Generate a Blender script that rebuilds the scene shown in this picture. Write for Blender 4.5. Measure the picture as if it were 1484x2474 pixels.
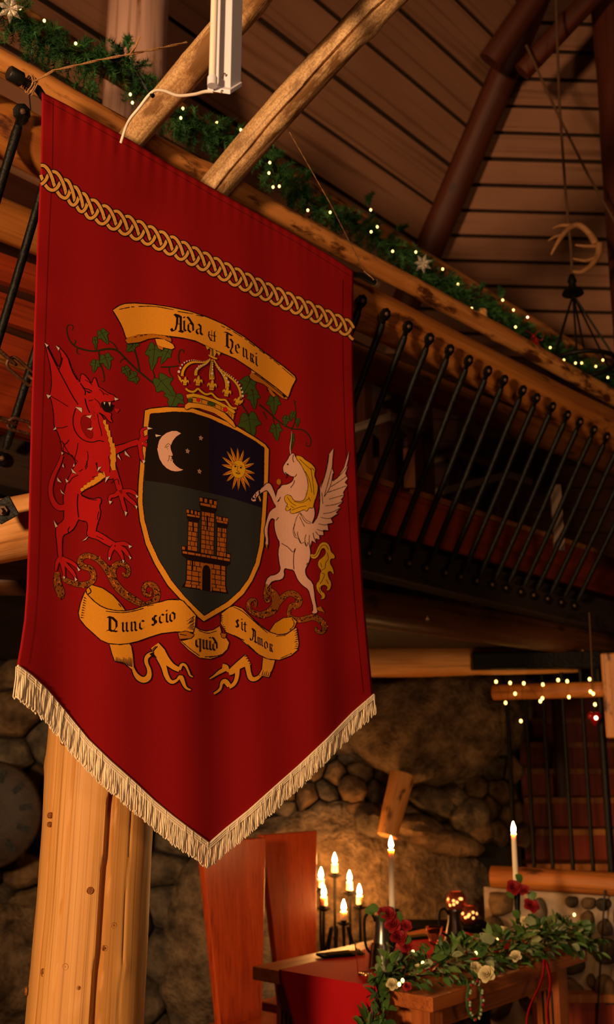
import bpy, bmesh, math, random
import numpy as np
from mathutils import Vector, Matrix, noise
from mathutils.geometry import delaunay_2d_cdt

for o in list(bpy.data.objects):
    bpy.data.objects.remove(o)
SC = bpy.context.scene
COL = SC.collection
PI = math.pi

# ------------------------------------------------------------------ camera
F_PX, PITCH, EYE = 2405.0, math.radians(14.2), Vector((0, 0, 1.55))
cam_d = bpy.data.cameras.new('camera')
cam = bpy.data.objects.new('camera', cam_d)
COL.objects.link(cam)
cam.location = EYE
cam.rotation_euler = (PI / 2 + PITCH, 0, 0)
cam_d.sensor_fit = 'VERTICAL'
cam_d.sensor_height = 36.0
cam_d.lens = 36.0 * F_PX / 2474.0
cam_d.clip_start = 0.05
cam_d.dof.use_dof = True
cam_d.dof.focus_distance = 2.75
cam_d.dof.aperture_fstop = 2.6
SC.camera = cam

# ------------------------------------------------------------------ world, light, exposure
world = bpy.data.worlds.new('world')
SC.world = world
world.use_nodes = True
bgn = world.node_tree.nodes['Background']
bgn.inputs[0].default_value = (1.0, 0.50, 0.22, 1)
bgn.inputs[1].default_value = 0.012
SC.view_settings.view_transform = 'Standard'
SC.view_settings.look = 'None'
SC.view_settings.gamma = 1.0
SC.view_settings.exposure = 0.0
SC.view_settings.use_curve_mapping = False


def lamp(name, kind, loc, energy, color, size=0.2, target=None, spot=None):
    d = bpy.data.lights.new(name, kind)
    d.energy = energy
    d.color = color
    if kind == 'AREA':
        d.shape = 'DISK'
        d.size = size
    else:
        d.shadow_soft_size = size
    if spot:
        d.spot_size, d.spot_blend = math.radians(spot), 0.6
    o = bpy.data.objects.new(name, d)
    COL.objects.link(o)
    o.location = loc
    if target is not None:
        o.rotation_euler = (Vector(target) - Vector(loc)).to_track_quat('-Z', 'Y').to_euler()
    return o


WARM = (1.0, 0.60, 0.30)
# hall lamp and an added fill, both behind the camera
lamp('hall_lamp_near', 'SPOT', (-2.35, -1.45, 2.05), 1260, (1.0, 0.60, 0.29), 0.25, (-0.5, 2.75, 2.40), 60)
lamp('hall_fill', 'POINT', (1.5, -2.4, 2.25), 185, (1.0, 0.58, 0.32), 0.35)  # unseen fill added to brighten the lower hall, chairs and banner


# ------------------------------------------------------------------ projection helpers
CT, ST = math.cos(PITCH), math.sin(PITCH)


def ray(x, y):
    r, u = (x - 742.0) / F_PX, -(y - 1237.0) / F_PX
    return Vector((r, CT - u * ST, ST + u * CT))


def at(x, y, Y):
    d = ray(x, y)
    return EYE + d * (Y / d.y)


def hit(x, y, P, N):
    d = ray(x, y)
    return EYE + d * ((P - EYE).dot(N) / d.dot(N))


def onz(x, y, z):
    return hit(x, y, Vector((0, 0, z)), Vector((0, 0, 1)))


# frame of the balcony railing (runs away to the right) and of the banner
P0 = at(100, 222, 2.4)
DR = ray(3443, 2018).normalized()
NIN = Vector((-DR.y, DR.x, 0)).normalized()


def RP(x, y, b):
    return hit(x, y, P0 + NIN * b, NIN)


def ext(p, q, a, b):
    d = (q - p).normalized()
    return p - d * a, q + d * b


# ------------------------------------------------------------------ object helpers
WL = {}


def tag(o, label=None, cat=None, group=None, kind=None):
    if label:
        o['label'] = label
    if cat:
        o['category'] = cat
    if group:
        o['group'] = group
    if kind:
        o['kind'] = kind
    return o


def thing(name, loc, label=None, cat=None, group=None, kind=None):
    o = bpy.data.objects.new(name, None)
    o.empty_display_size = 0.1
    COL.objects.link(o)
    o.location = loc
    WL[o.name] = Vector(loc)
    return tag(o, label, cat, group, kind)


def frame(d):
    d = d.normalized()
    a = Vector((0, 0, 1)) if abs(d.z) < 0.9 else Vector((1, 0, 0))
    x = a.cross(d).normalized()
    return x, d.cross(x).normalized(), d


class MB:
    def __init__(s):
        s.v, s.f, s.m, s.w = [], [], [], []
        s.off = (random.random() * 9, random.random() * 9, random.random() * 9)

    def add(s, vs, fs, m=0, wc=None):
        n = len(s.v)
        s.v += [tuple(v) for v in vs]
        ox, oy, oz = s.off
        s.w += [(w[0] + ox, w[1] + oy, w[2] + oz) for w in (wc if wc else vs)]
        s.f += [tuple(i + n for i in f) for f in fs]
        s.m += [m] * len(fs)
        return s

    def box(s, c, X, Y, Z, hx, hy, hz, m=0):
        vs, wc = [], []
        for k in range(8):
            a, b, d = (1 if k & 1 else -1) * hx, (1 if k & 2 else -1) * hy, (1 if k & 4 else -1) * hz
            vs.append(c + X * a + Y * b + Z * d)
            wc.append((a, b, d))
        return s.add(vs, [(0, 2, 3, 1), (4, 5, 7, 6), (0, 1, 5, 4), (2, 6, 7, 3), (0, 4, 6, 2), (1, 3, 7, 5)], m, wc)

    def bar(s, p, q, h1, h2, up=Vector((0, 0, 1)), m=0):
        Z = (q - p)
        L = Z.length / 2
        Z = Z.normalized()
        X = up.cross(Z).normalized()
        return s.box((p + q) / 2, X, Z.cross(X), Z, h1, h2, L, m)

    def tube(s, pts, rad, seg=10, caps=True, closed=False, m=0):
        n = len(pts)
        if not isinstance(rad, (list, tuple)):
            rad = [rad] * n
        vs, wc, fs = [], [], []
        L = 0
        fx = None
        for i in range(n):
            if closed:
                t = pts[(i + 1) % n] - pts[i - 1]
            else:
                t = pts[min(i + 1, n - 1)] - pts[max(i - 1, 0)]
            t = t.normalized() if t.length > 1e-9 else Vector((0, 0, 1))
            if fx is None:
                fx = frame(t)[0]
            fx = (fx - t * fx.dot(t))
            fx = fx.normalized() if fx.length > 1e-6 else frame(t)[0]
            fy = t.cross(fx)
            if i:
                L += (pts[i] - pts[i - 1]).length
            for k in range(seg):
                a = 2 * PI * k / seg
                vs.append(pts[i] + (fx * math.cos(a) + fy * math.sin(a)) * rad[i])
                wc.append((math.cos(a) * rad[i], math.sin(a) * rad[i], L))
        for i in range(n if closed else n - 1):
            j = (i + 1) % n
            for k in range(seg):
                l = (k + 1) % seg
                fs.append((i * seg + k, i * seg + l, j * seg + l, j * seg + k))
        if caps and not closed:
            fs.append(tuple(range(seg))[::-1])
            fs.append(tuple((n - 1) * seg + k for k in range(seg)))
        return s.add(vs, fs, m, wc)

    def lathe(s, o, prof, seg=20, axis=Vector((0, 0, 1)), m=0, closed=True):
        X, Y, Z = frame(axis)
        vs, wc, fs = [], [], []
        for r, h in prof:
            for k in range(seg):
                a = 2 * PI * k / seg
                vs.append(o + (X * math.cos(a) + Y * math.sin(a)) * r + Z * h)
                wc.append((r * math.cos(a), r * math.sin(a), h))
        for i in range(len(prof) - 1):
            for k in range(seg):
                l = (k + 1) % seg
                fs.append((i * seg + k, i * seg + l, (i + 1) * seg + l, (i + 1) * seg + k))
        if closed:
            fs.append(tuple(range(seg))[::-1])
            fs.append(tuple((len(prof) - 1) * seg + k for k in range(seg)))
        return s.add(vs, fs, m, wc)

    def ball(s, c, r, u=10, v=6, sc=(1, 1, 1), m=0):
        prof = []
        vs, fs = [], []
        vs.append(c + Vector((0, 0, -r * sc[2])))
        for i in range(1, v):
            p = -PI / 2 + PI * i / v
            for k in range(u):
                a = 2 * PI * k / u
                vs.append(c + Vector((math.cos(a) * math.cos(p) * r * sc[0], math.sin(a) * math.cos(p) * r * sc[1], math.sin(p) * r * sc[2])))
        vs.append(c + Vector((0, 0, r * sc[2])))
        for k in range(u):
            fs.append((0, 1 + (k + 1) % u, 1 + k))
            fs.append((len(vs) - 1, 1 + (v - 2) * u + k, 1 + (v - 2) * u + (k + 1) % u))
        for i in range(v - 2):
            for k in range(u):
                l = (k + 1) % u
                fs.append((1 + i * u + k, 1 + i * u + l, 1 + (i + 1) * u + l, 1 + (i + 1) * u + k))
        return s.add(vs, fs, m, [tuple(q - c) for q in vs])

    def build(s, name, mats, parent=None, smooth=True, origin=None, bevel=0):
        if not isinstance(mats, (list, tuple)):
            mats = [mats]
        if parent is not None:
            og = WL[parent.name]
            base = og
        else:
            if origin is None:
                a = np.array(s.v)
                origin = Vector(((a[:, 0].min() + a[:, 0].max()) / 2, (a[:, 1].min() + a[:, 1].max()) / 2, a[:, 2].min()))
            og = origin
        me = bpy.data.meshes.new(name)
        a = np.array(s.v, dtype=np.float64) - np.array(og)
        me.from_pydata(a.tolist(), [], s.f)
        for q in mats:
            me.materials.append(q)
        if len(mats) > 1:
            me.polygons.foreach_set('material_index', s.m)
        at_ = me.attributes.new('wc', 'FLOAT_VECTOR', 'POINT')
        at_.data.foreach_set('vector', np.array(s.w, dtype=np.float32).ravel())
        if smooth:
            me.polygons.foreach_set('use_smooth', [True] * len(me.polygons))
        me.update()
        o = bpy.data.objects.new(name, me)
        COL.objects.link(o)
        if parent is not None:
            o.parent = parent
            WL[o.name] = Vector(og)
        else:
            o.location = og
            WL[o.name] = Vector(og)
        if bevel:
            b = o.modifiers.new('bevel', 'BEVEL')
            b.width, b.segments, b.limit_method = bevel, 2, 'ANGLE'
        if smooth and bevel == 0:
            try:
                me.set_sharp_from_angle(angle=math.radians(50))
            except Exception:
                pass
        return o


def log_mb(p, q, r0, r1, seed=0, seg=32, step=0.05, wob=0.05, bend=0.0, cracks=(), knots=0, mb=None, taper_end=0.0):
    """a hand-peeled log: slightly bent, uneven radius, knot bumps, drying cracks (angle, half width, depth, wander)"""
    mb = mb or MB()
    rng = random.Random(seed)
    X, Y, Z = frame(q - p)
    L = (q - p).length
    n = max(4, int(L / step))
    kn = [(rng.uniform(0, L), rng.uniform(0, 2 * PI), rng.uniform(.012, .022)) for _ in range(knots)]
    ph = rng.uniform(0, 9)
    if cracks:
        seg = max(seg, 72)
    vs, wc, fs = [], [], []
    for i in range(n + 1):
        t = i / n
        r = r0 + (r1 - r0) * t
        c = p + Z * (L * t) + X * (bend * math.sin(t * PI + ph) * r0) + Y * (bend * math.sin(t * 2.3 * PI + ph * 2) * r0)
        if taper_end and (1 - t) * L < taper_end:
            r *= 0.72 + 0.28 * ((1 - t) * L / taper_end) ** .5
        for k in range(seg):
            a = 2 * PI * k / seg
            ca, sa = math.cos(a), math.sin(a)
            rr = r * (1 + wob * noise.noise(Vector((ca * 1.2 + ph, sa * 1.2, t * L * 2.2 + seed))) + wob * .4 * noise.noise(Vector((ca * 3 + ph, sa * 3, t * L * 7 + seed))))
            for kl, ka, kr in kn:
                dl = t * L - kl
                da = (a - ka + PI) % (2 * PI) - PI
                d2 = (dl * dl + (da * r) ** 2) / (kr * kr * 2.2)
                if d2 < 5:
                    rr += kr * .35 * math.exp(-d2)
            for (ang, hw, dep, wand) in cracks:
                ac = ang + wand * noise.noise(Vector((t * L * 1.6, seed, 3.3))) + wand * .25 * noise.noise(Vector((t * L * 7, seed, 1.3)))
                da = abs((a - ac + PI) % (2 * PI) - PI)
                if da < hw:
                    rr -= dep * r * (1 - (da / hw) ** 2)
            vs.append(c + (X * ca + Y * sa) * rr)
            wc.append((ca * r, sa * r, t * L))
    for i in range(n):
        for k in range(seg):
            l = (k + 1) % seg
            fs.append((i * seg + k, i * seg + l, (i + 1) * seg + l, (i + 1) * seg + k))
    b = len(vs)
    vs += [p, q]
    wc += [(0, 0, 0), (0, 0, L)]
    for k in range(seg):
        l = (k + 1) % seg
        fs.append((b, l, k))
        fs.append((b + 1, n * seg + k, n * seg + l))
    mb.add(vs, fs, 0, wc)
    return mb


# ------------------------------------------------------------------ materials
def _new(name):
    m = bpy.data.materials.new(name)
    m.use_nodes = True
    nt = m.node_tree
    return m, nt, nt.nodes['Principled BSDF']


def c4(c):
    return (c[0], c[1], c[2], 1.0)


def rgb(h):
    h = h.lstrip('#')
    out = []
    for i in (0, 2, 4):
        v = int(h[i:i + 2], 16) / 255
        out.append(v / 12.92 if v <= .04045 else ((v + .055) / 1.055) ** 2.4)
    return tuple(out)


def plain(name, c, rough=.6, metal=0.0, var=0.0, scale=30, bump=0.0, spec=0.4, emis=None, coat=0):
    m, nt, b = _new(name)
    b.inputs['Base Color'].default_value = c4(c)
    b.inputs['Roughness'].default_value = rough
    b.inputs['Metallic'].default_value = metal
    b.inputs['Specular IOR Level'].default_value = spec
    if coat:
        b.inputs['Coat Weight'].default_value = coat
    if emis:
        b.inputs['Emission Color'].default_value = c4(emis[0])
        b.inputs['Emission Strength'].default_value = emis[1]
    if var or bump:
        tc = nt.nodes.new('ShaderNodeAttribute')
        tc.attribute_name = 'wc'
        nz = nt.nodes.new('ShaderNodeTexNoise')
        nz.inputs['Scale'].default_value = scale
        nz.inputs['Detail'].default_value = 5
        nt.links.new(tc.outputs['Vector'], nz.inputs['Vector'])
        if var:
            r = nt.nodes.new('ShaderNodeValToRGB')
            r.color_ramp.elements[0].position = .3
            r.color_ramp.elements[1].position = .7
            r.color_ramp.elements[0].color = c4([v * (1 - var) for v in c])
            r.color_ramp.elements[1].color = c4([min(1, v * (1 + var)) for v in c])
            nt.links.new(nz.outputs['Fac'], r.inputs['Fac'])
            nt.links.new(r.outputs['Color'], b.inputs['Base Color'])
        if bump:
            bp = nt.nodes.new('ShaderNodeBump')
            bp.inputs['Strength'].default_value = bump
            bp.inputs['Distance'].default_value = .01
            nt.links.new(nz.outputs['Fac'], bp.inputs['Height'])
            nt.links.new(bp.outputs['Normal'], b.inputs['Normal'])
    return m


def wood(name, c1, c2, dark=None, dark_at=.62, rough=.5, along=1.2, across=22, bump=.25, knots=True, coat=0.0, speck=0.0):
    """c1..c2 grain streaks along local z of 'wc'; optional dark bark patches"""
    m, nt, b = _new(name)
    N, Lk = nt.nodes, nt.links
    tc = N.new('ShaderNodeAttribute')
    tc.attribute_name = 'wc'
    mp = N.new('ShaderNodeMapping')
    mp.inputs['Scale'].default_value = (across, across, along)
    Lk.new(tc.outputs['Vector'], mp.inputs['Vector'])
    n1 = N.new('ShaderNodeTexNoise')
    n1.inputs['Scale'].default_value = 1
    n1.inputs['Detail'].default_value = 6
    n1.inputs['Roughness'].default_value = .62
    n1.inputs['Distortion'].default_value = .5
    Lk.new(mp.outputs[0], n1.inputs['Vector'])
    r = N.new('ShaderNodeValToRGB')
    r.color_ramp.elements[0].position = .32
    r.color_ramp.elements[1].position = .66
    r.color_ramp.elements[0].color = c4(c1)
    r.color_ramp.elements[1].color = c4(c2)
    Lk.new(n1.outputs['Fac'], r.inputs['Fac'])
    out = r.outputs['Color']
    # fine dark grain lines
    mp2 = N.new('ShaderNodeMapping')
    mp2.inputs['Scale'].default_value = (across * 5, across * 5, along * 1.1)
    Lk.new(tc.outputs['Vector'], mp2.inputs['Vector'])
    n2 = N.new('ShaderNodeTexNoise')
    n2.inputs['Scale'].default_value = 1
    n2.inputs['Detail'].default_value = 3
    Lk.new(mp2.outputs[0], n2.inputs['Vector'])
    r2 = N.new('ShaderNodeValToRGB')
    r2.color_ramp.elements[0].position = .30
    r2.color_ramp.elements[0].color = (.45, .38, .33, 1)
    r2.color_ramp.elements[1].position = .46
    r2.color_ramp.elements[1].color = (1, 1, 1, 1)
    Lk.new(n2.outputs['Fac'], r2.inputs['Fac'])
    mx = N.new('ShaderNodeMix')
    mx.data_type = 'RGBA'
    mx.blend_type = 'MULTIPLY'
    mx.inputs[0].default_value = .75
    Lk.new(out, mx.inputs[6])
    Lk.new(r2.outputs['Color'], mx.inputs[7])
    out = mx.outputs[2]
    if speck:
        n5 = N.new('ShaderNodeTexNoise')
        n5.inputs['Scale'].default_value = 150
        n5.inputs['Detail'].default_value = 4
        Lk.new(tc.outputs['Vector'], n5.inputs['Vector'])
        r5 = N.new('ShaderNodeValToRGB')
        r5.color_ramp.elements[0].position = .40
        r5.color_ramp.elements[0].color = (.42, .34, .28, 1)
        r5.color_ramp.elements[1].position = .58
        r5.color_ramp.elements[1].color = (1, 1, 1, 1)
        Lk.new(n5.outputs['Fac'], r5.inputs['Fac'])
        mx5 = N.new('ShaderNodeMix')
        mx5.data_type = 'RGBA'
        mx5.blend_type = 'MULTIPLY'
        mx5.inputs[0].default_value = speck
        Lk.new(out, mx5.inputs[6])
        Lk.new(r5.outputs['Color'], mx5.inputs[7])
        out = mx5.outputs[2]
    if dark:
        mp3 = N.new('ShaderNodeMapping')
        mp3.inputs['Scale'].default_value = (9, 9, 3.2)
        Lk.new(tc.outputs['Vector'], mp3.inputs['Vector'])
        n3 = N.new('ShaderNodeTexNoise')
        n3.inputs['Scale'].default_value = 1.3
        n3.inputs['Detail'].default_value = 7
        n3.inputs['Roughness'].default_value = .65
        Lk.new(mp3.outputs[0], n3.inputs['Vector'])
        r3 = N.new('ShaderNodeValToRGB')
        r3.color_ramp.elements[0].position = dark_at
        r3.color_ramp.elements[0].color = (0, 0, 0, 1)
        r3.color_ramp.elements[1].position = dark_at + .09
        r3.color_ramp.elements[1].color = (1, 1, 1, 1)
        Lk.new(n3.outputs['Fac'], r3.inputs['Fac'])
        mx3 = N.new('ShaderNodeMix')
        mx3.data_type = 'RGBA'
        mx3.inputs[7].default_value = c4(dark)
        Lk.new(r3.outputs['Color'], mx3.inputs[0])
        Lk.new(out, mx3.inputs[6])
        out = mx3.outputs[2]
    if knots:
        mp4 = N.new('ShaderNodeMapping')
        mp4.inputs['Scale'].default_value = (5.5, 5.5, 3.0)
        Lk.new(tc.outputs['Vector'], mp4.inputs['Vector'])
        vo = N.new('ShaderNodeTexVoronoi')
        vo.inputs['Scale'].default_value = 1.0
        vo.inputs['Randomness'].default_value = 1
        Lk.new(mp4.outputs[0], vo.inputs['Vector'])
        r4 = N.new('ShaderNodeValToRGB')
        e = r4.color_ramp.elements
        e[0].position, e[0].color = .045, (.12, .06, .03, 1)
        e[1].position, e[1].color = .13, (1, 1, 1, 1)
        Lk.new(vo.outputs['Distance'], r4.inputs['Fac'])
        mx4 = N.new('ShaderNodeMix')
        mx4.data_type = 'RGBA'
        mx4.blend_type = 'MULTIPLY'
        mx4.inputs[0].default_value = .8
        Lk.new(out, mx4.inputs[6])
        Lk.new(r4.outputs['Color'], mx4.inputs[7])
        out = mx4.outputs[2]
    Lk.new(out, b.inputs['Base Color'])
    b.inputs['Roughness'].default_value = rough
    b.inputs['Specular IOR Level'].default_value = .35
    if coat:
        b.inputs['Coat Weight'].default_value = coat
        b.inputs['Coat Roughness'].default_value = .25
    if bump:
        bp = N.new('ShaderNodeBump')
        bp.inputs['Strength'].default_value = bump
        bp.inputs['Distance'].default_value = .006
        ad = N.new('ShaderNodeMath')
        ad.operation = 'ADD'
        Lk.new(n1.outputs['Fac'], ad.inputs[0])
        Lk.new(n2.outputs['Fac'], ad.inputs[1])
        Lk.new(ad.outputs[0], bp.inputs['Height'])
        Lk.new(bp.outputs['Normal'], b.inputs['Normal'])
    return m


def stone(name, c1, c2, c3, scale=6, bump=.6):
    m, nt, b = _new(name)
    N, Lk = nt.nodes, nt.links
    tc = N.new('ShaderNodeAttribute')
    tc.attribute_name = 'wc'
    n1 = N.new('ShaderNodeTexNoise')
    n1.inputs['Scale'].default_value = scale
    n1.inputs['Detail'].default_value = 9
    n1.inputs['Roughness'].default_value = .65
    Lk.new(tc.outputs['Vector'], n1.inputs['Vector'])
    r = N.new('ShaderNodeValToRGB')
    r.color_ramp.elements[0].position = .34
    r.color_ramp.elements[0].color = c4(c1)
    r.color_ramp.elements[1].position = .64
    r.color_ramp.elements[1].color = c4(c3)
    e = r.color_ramp.elements.new(.48)
    e.color = c4(c2)
    Lk.new(n1.outputs['Fac'], r.inputs['Fac'])
    Lk.new(r.outputs['Color'], b.inputs['Base Color'])
    b.inputs['Roughness'].default_value = .85
    b.inputs['Specular IOR Level'].default_value = .25
    n2 = N.new('ShaderNodeTexNoise')
    n2.inputs['Scale'].default_value = scale * 4
    n2.inputs['Detail'].default_value = 8
    Lk.new(tc.outputs['Vector'], n2.inputs['Vector'])
    ad = N.new('ShaderNodeMath')
    ad.operation = 'MULTIPLY_ADD'
    ad.inputs[1].default_value = 2.0
    Lk.new(n1.outputs['Fac'], ad.inputs[0])
    Lk.new(n2.outputs['Fac'], ad.inputs[2])
    bp = N.new('ShaderNodeBump')
    bp.inputs['Strength'].default_value = bump
    bp.inputs['Distance'].default_value = .03
    Lk.new(ad.outputs[0], bp.inputs['Height'])
    Lk.new(bp.outputs['Normal'], b.inputs['Normal'])
    return m


def cloth(name, c, rough=.9, weave=True, sheen=.15, var=.06):
    m, nt, b = _new(name)
    N, Lk = nt.nodes, nt.links
    b.inputs['Roughness'].default_value = rough
    b.inputs['Specular IOR Level'].default_value = .12
    b.inputs['Sheen Weight'].default_value = sheen
    b.inputs['Sheen Tint'].default_value = c4(c)
    tc = N.new('ShaderNodeTexCoord')
    nz = N.new('ShaderNodeTexNoise')
    nz.inputs['Scale'].default_value = 260
    nz.inputs['Detail'].default_value = 2
    Lk.new(tc.outputs['Object'], nz.inputs['Vector'])
    r = N.new('ShaderNodeValToRGB')
    r.color_ramp.elements[0].position = .3
    r.color_ramp.elements[1].position = .7
    r.color_ramp.elements[0].color = c4([v * (1 - var) for v in c])
    r.color_ramp.elements[1].color = c4([min(1, v * (1 + var)) for v in c])
    Lk.new(nz.outputs['Fac'], r.inputs['Fac'])
    Lk.new(r.outputs['Color'], b.inputs['Base Color'])
    return m


M = {}
M['pole'] = wood('pole_pine', rgb('#bd9060'), rgb('#dab484'), rgb('#7a5430'), .51, rough=.6, along=3.0, across=22, speck=.55)
M['rail'] = wood('rail_pine', rgb('#a8642c'), rgb('#c98a4a'), rgb('#4a240e'), .50, rough=.5, along=1.5, across=16)
M['raillog'] = wood('rail_log_pine', rgb('#8a4a1e'), rgb('#b4702f'), rgb('#4a2410'), .60, rough=.55, along=1.0, across=12)
M['post'] = wood('post_pine', rgb('#b27a3c'), rgb('#c79252'), None, rough=.6, along=.30, across=30, bump=.10)
M['darkpost'] = wood('dark_post_pine', rgb('#7a3c1c'), rgb('#a05a30'), None, rough=.6, along=.8, across=12)
M['palepost'] = wood('weathered_post_pine', rgb('#c09484'), rgb('#d4a898'), rgb('#8a5a34'), .58, rough=.6, along=.5, across=8)
M['beam'] = wood('dark_beam', rgb('#1a100b'), rgb('#2c1a10'), rgb('#0c0806'), .58, rough=.7, along=1.5, across=14)
M['loftwall'] = wood('loft_wall_board', rgb('#381810'), rgb('#4a2214'), None, rough=.6, along=.8, across=12, knots=False)
M['girder'] = wood('girder_pine', rgb('#3e2210'), rgb('#583318'), rgb('#2e170a'), .58, rough=.4, along=1.2, across=10)
M['logend'] = wood('hewn_pine', rgb('#b8753a'), rgb('#dda468'), rgb('#7a4420'), .66, rough=.55, along=2.2, across=12)
M['joist'] = wood('joist_pine', rgb('#b8783c'), rgb('#d8a466'), rgb('#3c1f0e'), .60, rough=.55, along=1.6, across=12)
M['redboard'] = wood('red_board', rgb('#7a2812'), rgb('#9c3a18'), None, rough=.5, along=.8, across=14, knots=False)
M['rafter'] = wood('rafter_pine', rgb('#3e190c'), rgb('#5a2611'), None, rough=.6, along=.8, across=10)
M['plank'] = wood('ceiling_board', rgb('#8a5e46'), rgb('#996a50'), None, rough=.75, along=.5, across=6, bump=.08, knots=False)
M['planktop'] = wood('loft_plank', rgb('#6e584c'), rgb('#836a5a'), None, rough=.7, along=1, across=12, knots=False)
M['chair'] = wood('chair_cherry', rgb('#962f10'), rgb('#bb4a1c'), None, rough=.35, along=.9, across=20, bump=.08, knots=False, coat=.3)
M['table'] = wood('table_cherry', rgb('#8c4218'), rgb('#b4622a'), None, rough=.5, along=.9, across=18, bump=.08, knots=False)
M['stonegrey'] = stone('field_stone', rgb('#2c251e'), rgb('#4d4236'), rgb('#6e5f4e'), 7)
M['stonewarm'] = stone('warm_stone', rgb('#38291b'), rgb('#5c4630'), rgb('#7d6243'), 6)
M['rock'] = stone('bed_rock', rgb('#46382a'), rgb('#75604a'), rgb('#9c8264'), 10, 1.0)
M['gap'] = plain('wall_gap', rgb('#120d0a'), .95, var=.4, scale=20, bump=.5)
M['underlay'] = plain('roof_underlay', rgb('#2c1a10'), .95)
M['mortar'] = plain('pale_mortar', rgb('#9a8672'), .95, var=.15, scale=20, bump=.4)
M['iron'] = plain('black_iron', rgb('#0d0b09'), .5, 0, var=.3, scale=60, bump=.35, spec=.15)
M['bolt'] = plain('rusty_bolt', rgb('#5a4030'), .6, .5, var=.3, scale=90, bump=.3)
M['rust'] = plain('rusted_chain', rgb('#5a3826'), .6, .55, var=.35, scale=90, bump=.4)
M['black'] = plain('black_plastic', rgb('#101010'), .45)
M['white'] = plain('white_enamel', rgb('#d2cedb'), .4, var=.02, scale=8)
M['whitecable'] = plain('white_cable', rgb('#e4d8cc'), .45)
M['tube'] = plain('frosted_tube', rgb('#e8dcd2'), .3, coat=.3)
M['screw'] = plain('screw', rgb('#6a5c50'), .35, .8)
M['twine'] = plain('jute_twine', rgb('#a0744a'), .95, var=.25, scale=200, bump=.5)
M['needle'] = plain('pine_needle', rgb('#1b4420'), .6, var=.35, scale=9)
M['needle2'] = plain('pine_needle_light', rgb('#33622c'), .6, var=.3, scale=9)
M['wire'] = plain('dark_wire', rgb('#0e120c'), .6)
M['led'] = plain('led', (1, .8, .4), emis=((1.0, .60, .15), 6))
M['ledred'] = plain('led_red', (1, .2, .1), emis=((1.0, .32, .18), 14))
M['flame'] = plain('flame', (1, .8, .4), emis=((1.0, .50, .15), 700))
M['flame2'] = plain('stub_flame', (1, .8, .4), emis=((1.0, .42, .10), 330))
M['holeglow'] = plain('cut_out_glow', (1, .6, .2), emis=((1.0, .42, .10), 2.2))
M['ember'] = plain('tealight_flame', (1, .7, .3), emis=((1.0, .45, .12), 40))
M['wax'] = plain('ivory_wax', rgb('#efdcc4'), .5)
M['wax'].node_tree.nodes['Principled BSDF'].inputs['Subsurface Weight'].default_value = .8
M['wax'].node_tree.nodes['Principled BSDF'].inputs['Subsurface Radius'].default_value = (1.0, .5, .25)
M['wax'].node_tree.nodes['Principled BSDF'].inputs['Subsurface Scale'].default_value = .03
M['darkpewter'] = plain('dark_pewter', rgb('#4a4240'), .35, .9, var=.12, scale=14)
M['pewter'] = plain('pewter', rgb('#8d8780'), .28, .95, var=.12, scale=14)
M['redcloth'] = cloth('red_runner_cloth', rgb('#a80f16'), .8)
M['rose'] = plain('rose_petal', rgb('#860a14'), .7, var=.25, scale=40)
M['cream'] = plain('cream_petal', rgb('#c9b98a'), .65, var=.08, scale=30)
M['leaf'] = plain('leaf_green', rgb('#4a6a2c'), .5, var=.3, scale=14)
M['leaf2'] = plain('leaf_grey_green', rgb('#8d9670'), .55, var=.2, scale=14)
M['leaf3'] = plain('leaf_dark', rgb('#2e4e22'), .5, var=.3, scale=14)
M['napkin'] = plain('black_napkin', rgb('#100e0c'), .95, spec=.02)
M['gold'] = plain('gilt', rgb('#7a5a26'), .55, .6)
M['copper'] = plain('copper_holder', rgb('#6a2a18'), .35, .4)
M['silver'] = plain('silver_glitter', rgb('#cfc3b4'), .3, .6, var=.3, scale=120, bump=.5)
M['bauble'] = plain('red_bauble', rgb('#8a0c10'), .2, .3)
M['antler'] = plain('antler', rgb('#9a6a40'), .6, var=.3, scale=20, bump=.3)
M['rope'] = plain('dark_rope', rgb('#5a3c26'), .9, var=.2, scale=90)
M['floor'] = wood('floor_boards', rgb('#4a2a18'), rgb('#63391f'), None, rough=.5)
gm, nt_, b_ = _new('clear_glass')
b_.inputs['Base Color'].default_value = (1, .96, .92, 1)
b_.inputs['Roughness'].default_value = .03
b_.inputs['Transmission Weight'].default_value = 1.0
b_.inputs['IOR'].default_value = 1.45
M['glass'] = gm
gm, nt_, b_ = _new('pink_glass')
b_.inputs['Base Color'].default_value = (1, .62, .6, 1)
b_.inputs['Roughness'].default_value = .04
b_.inputs['Transmission Weight'].default_value = 1.0
b_.inputs['IOR'].default_value = 1.3
M['pinkglass'] = gm
random.seed(7)
M['knot'] = plain('knot_wood', rgb('#7a4822'), .7, var=.6, scale=200, bump=.3, spec=.1)
M['beam2'] = wood('aged_disc_wood', rgb('#24160c'), rgb('#382414'), None, rough=.6)
ZUP = Vector((0, 0, 1))
# ================================================================== floor, ceiling, walls
mb = MB()
mb.box(Vector((0, 2.5, -.02)), Vector((1, 0, 0)), Vector((0, 1, 0)), ZUP, 6, 7, .02)
tag(mb.build('floor', M['floor'], smooth=False), 'dark timber floor of the hall', None, kind='structure')

H0, H1 = at(1035, 600, 6.0), at(1290, 0, 5.2)
HD = (H1 - H0).normalized()
D1 = Vector((math.sin(math.radians(41.9)), math.cos(math.radians(41.9)), 0))
D2 = Vector((1, .05, 0)).normalized()
ceil = thing('ceiling', H0, kind='structure')


def hip(t):
    return H0 + HD * t


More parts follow.
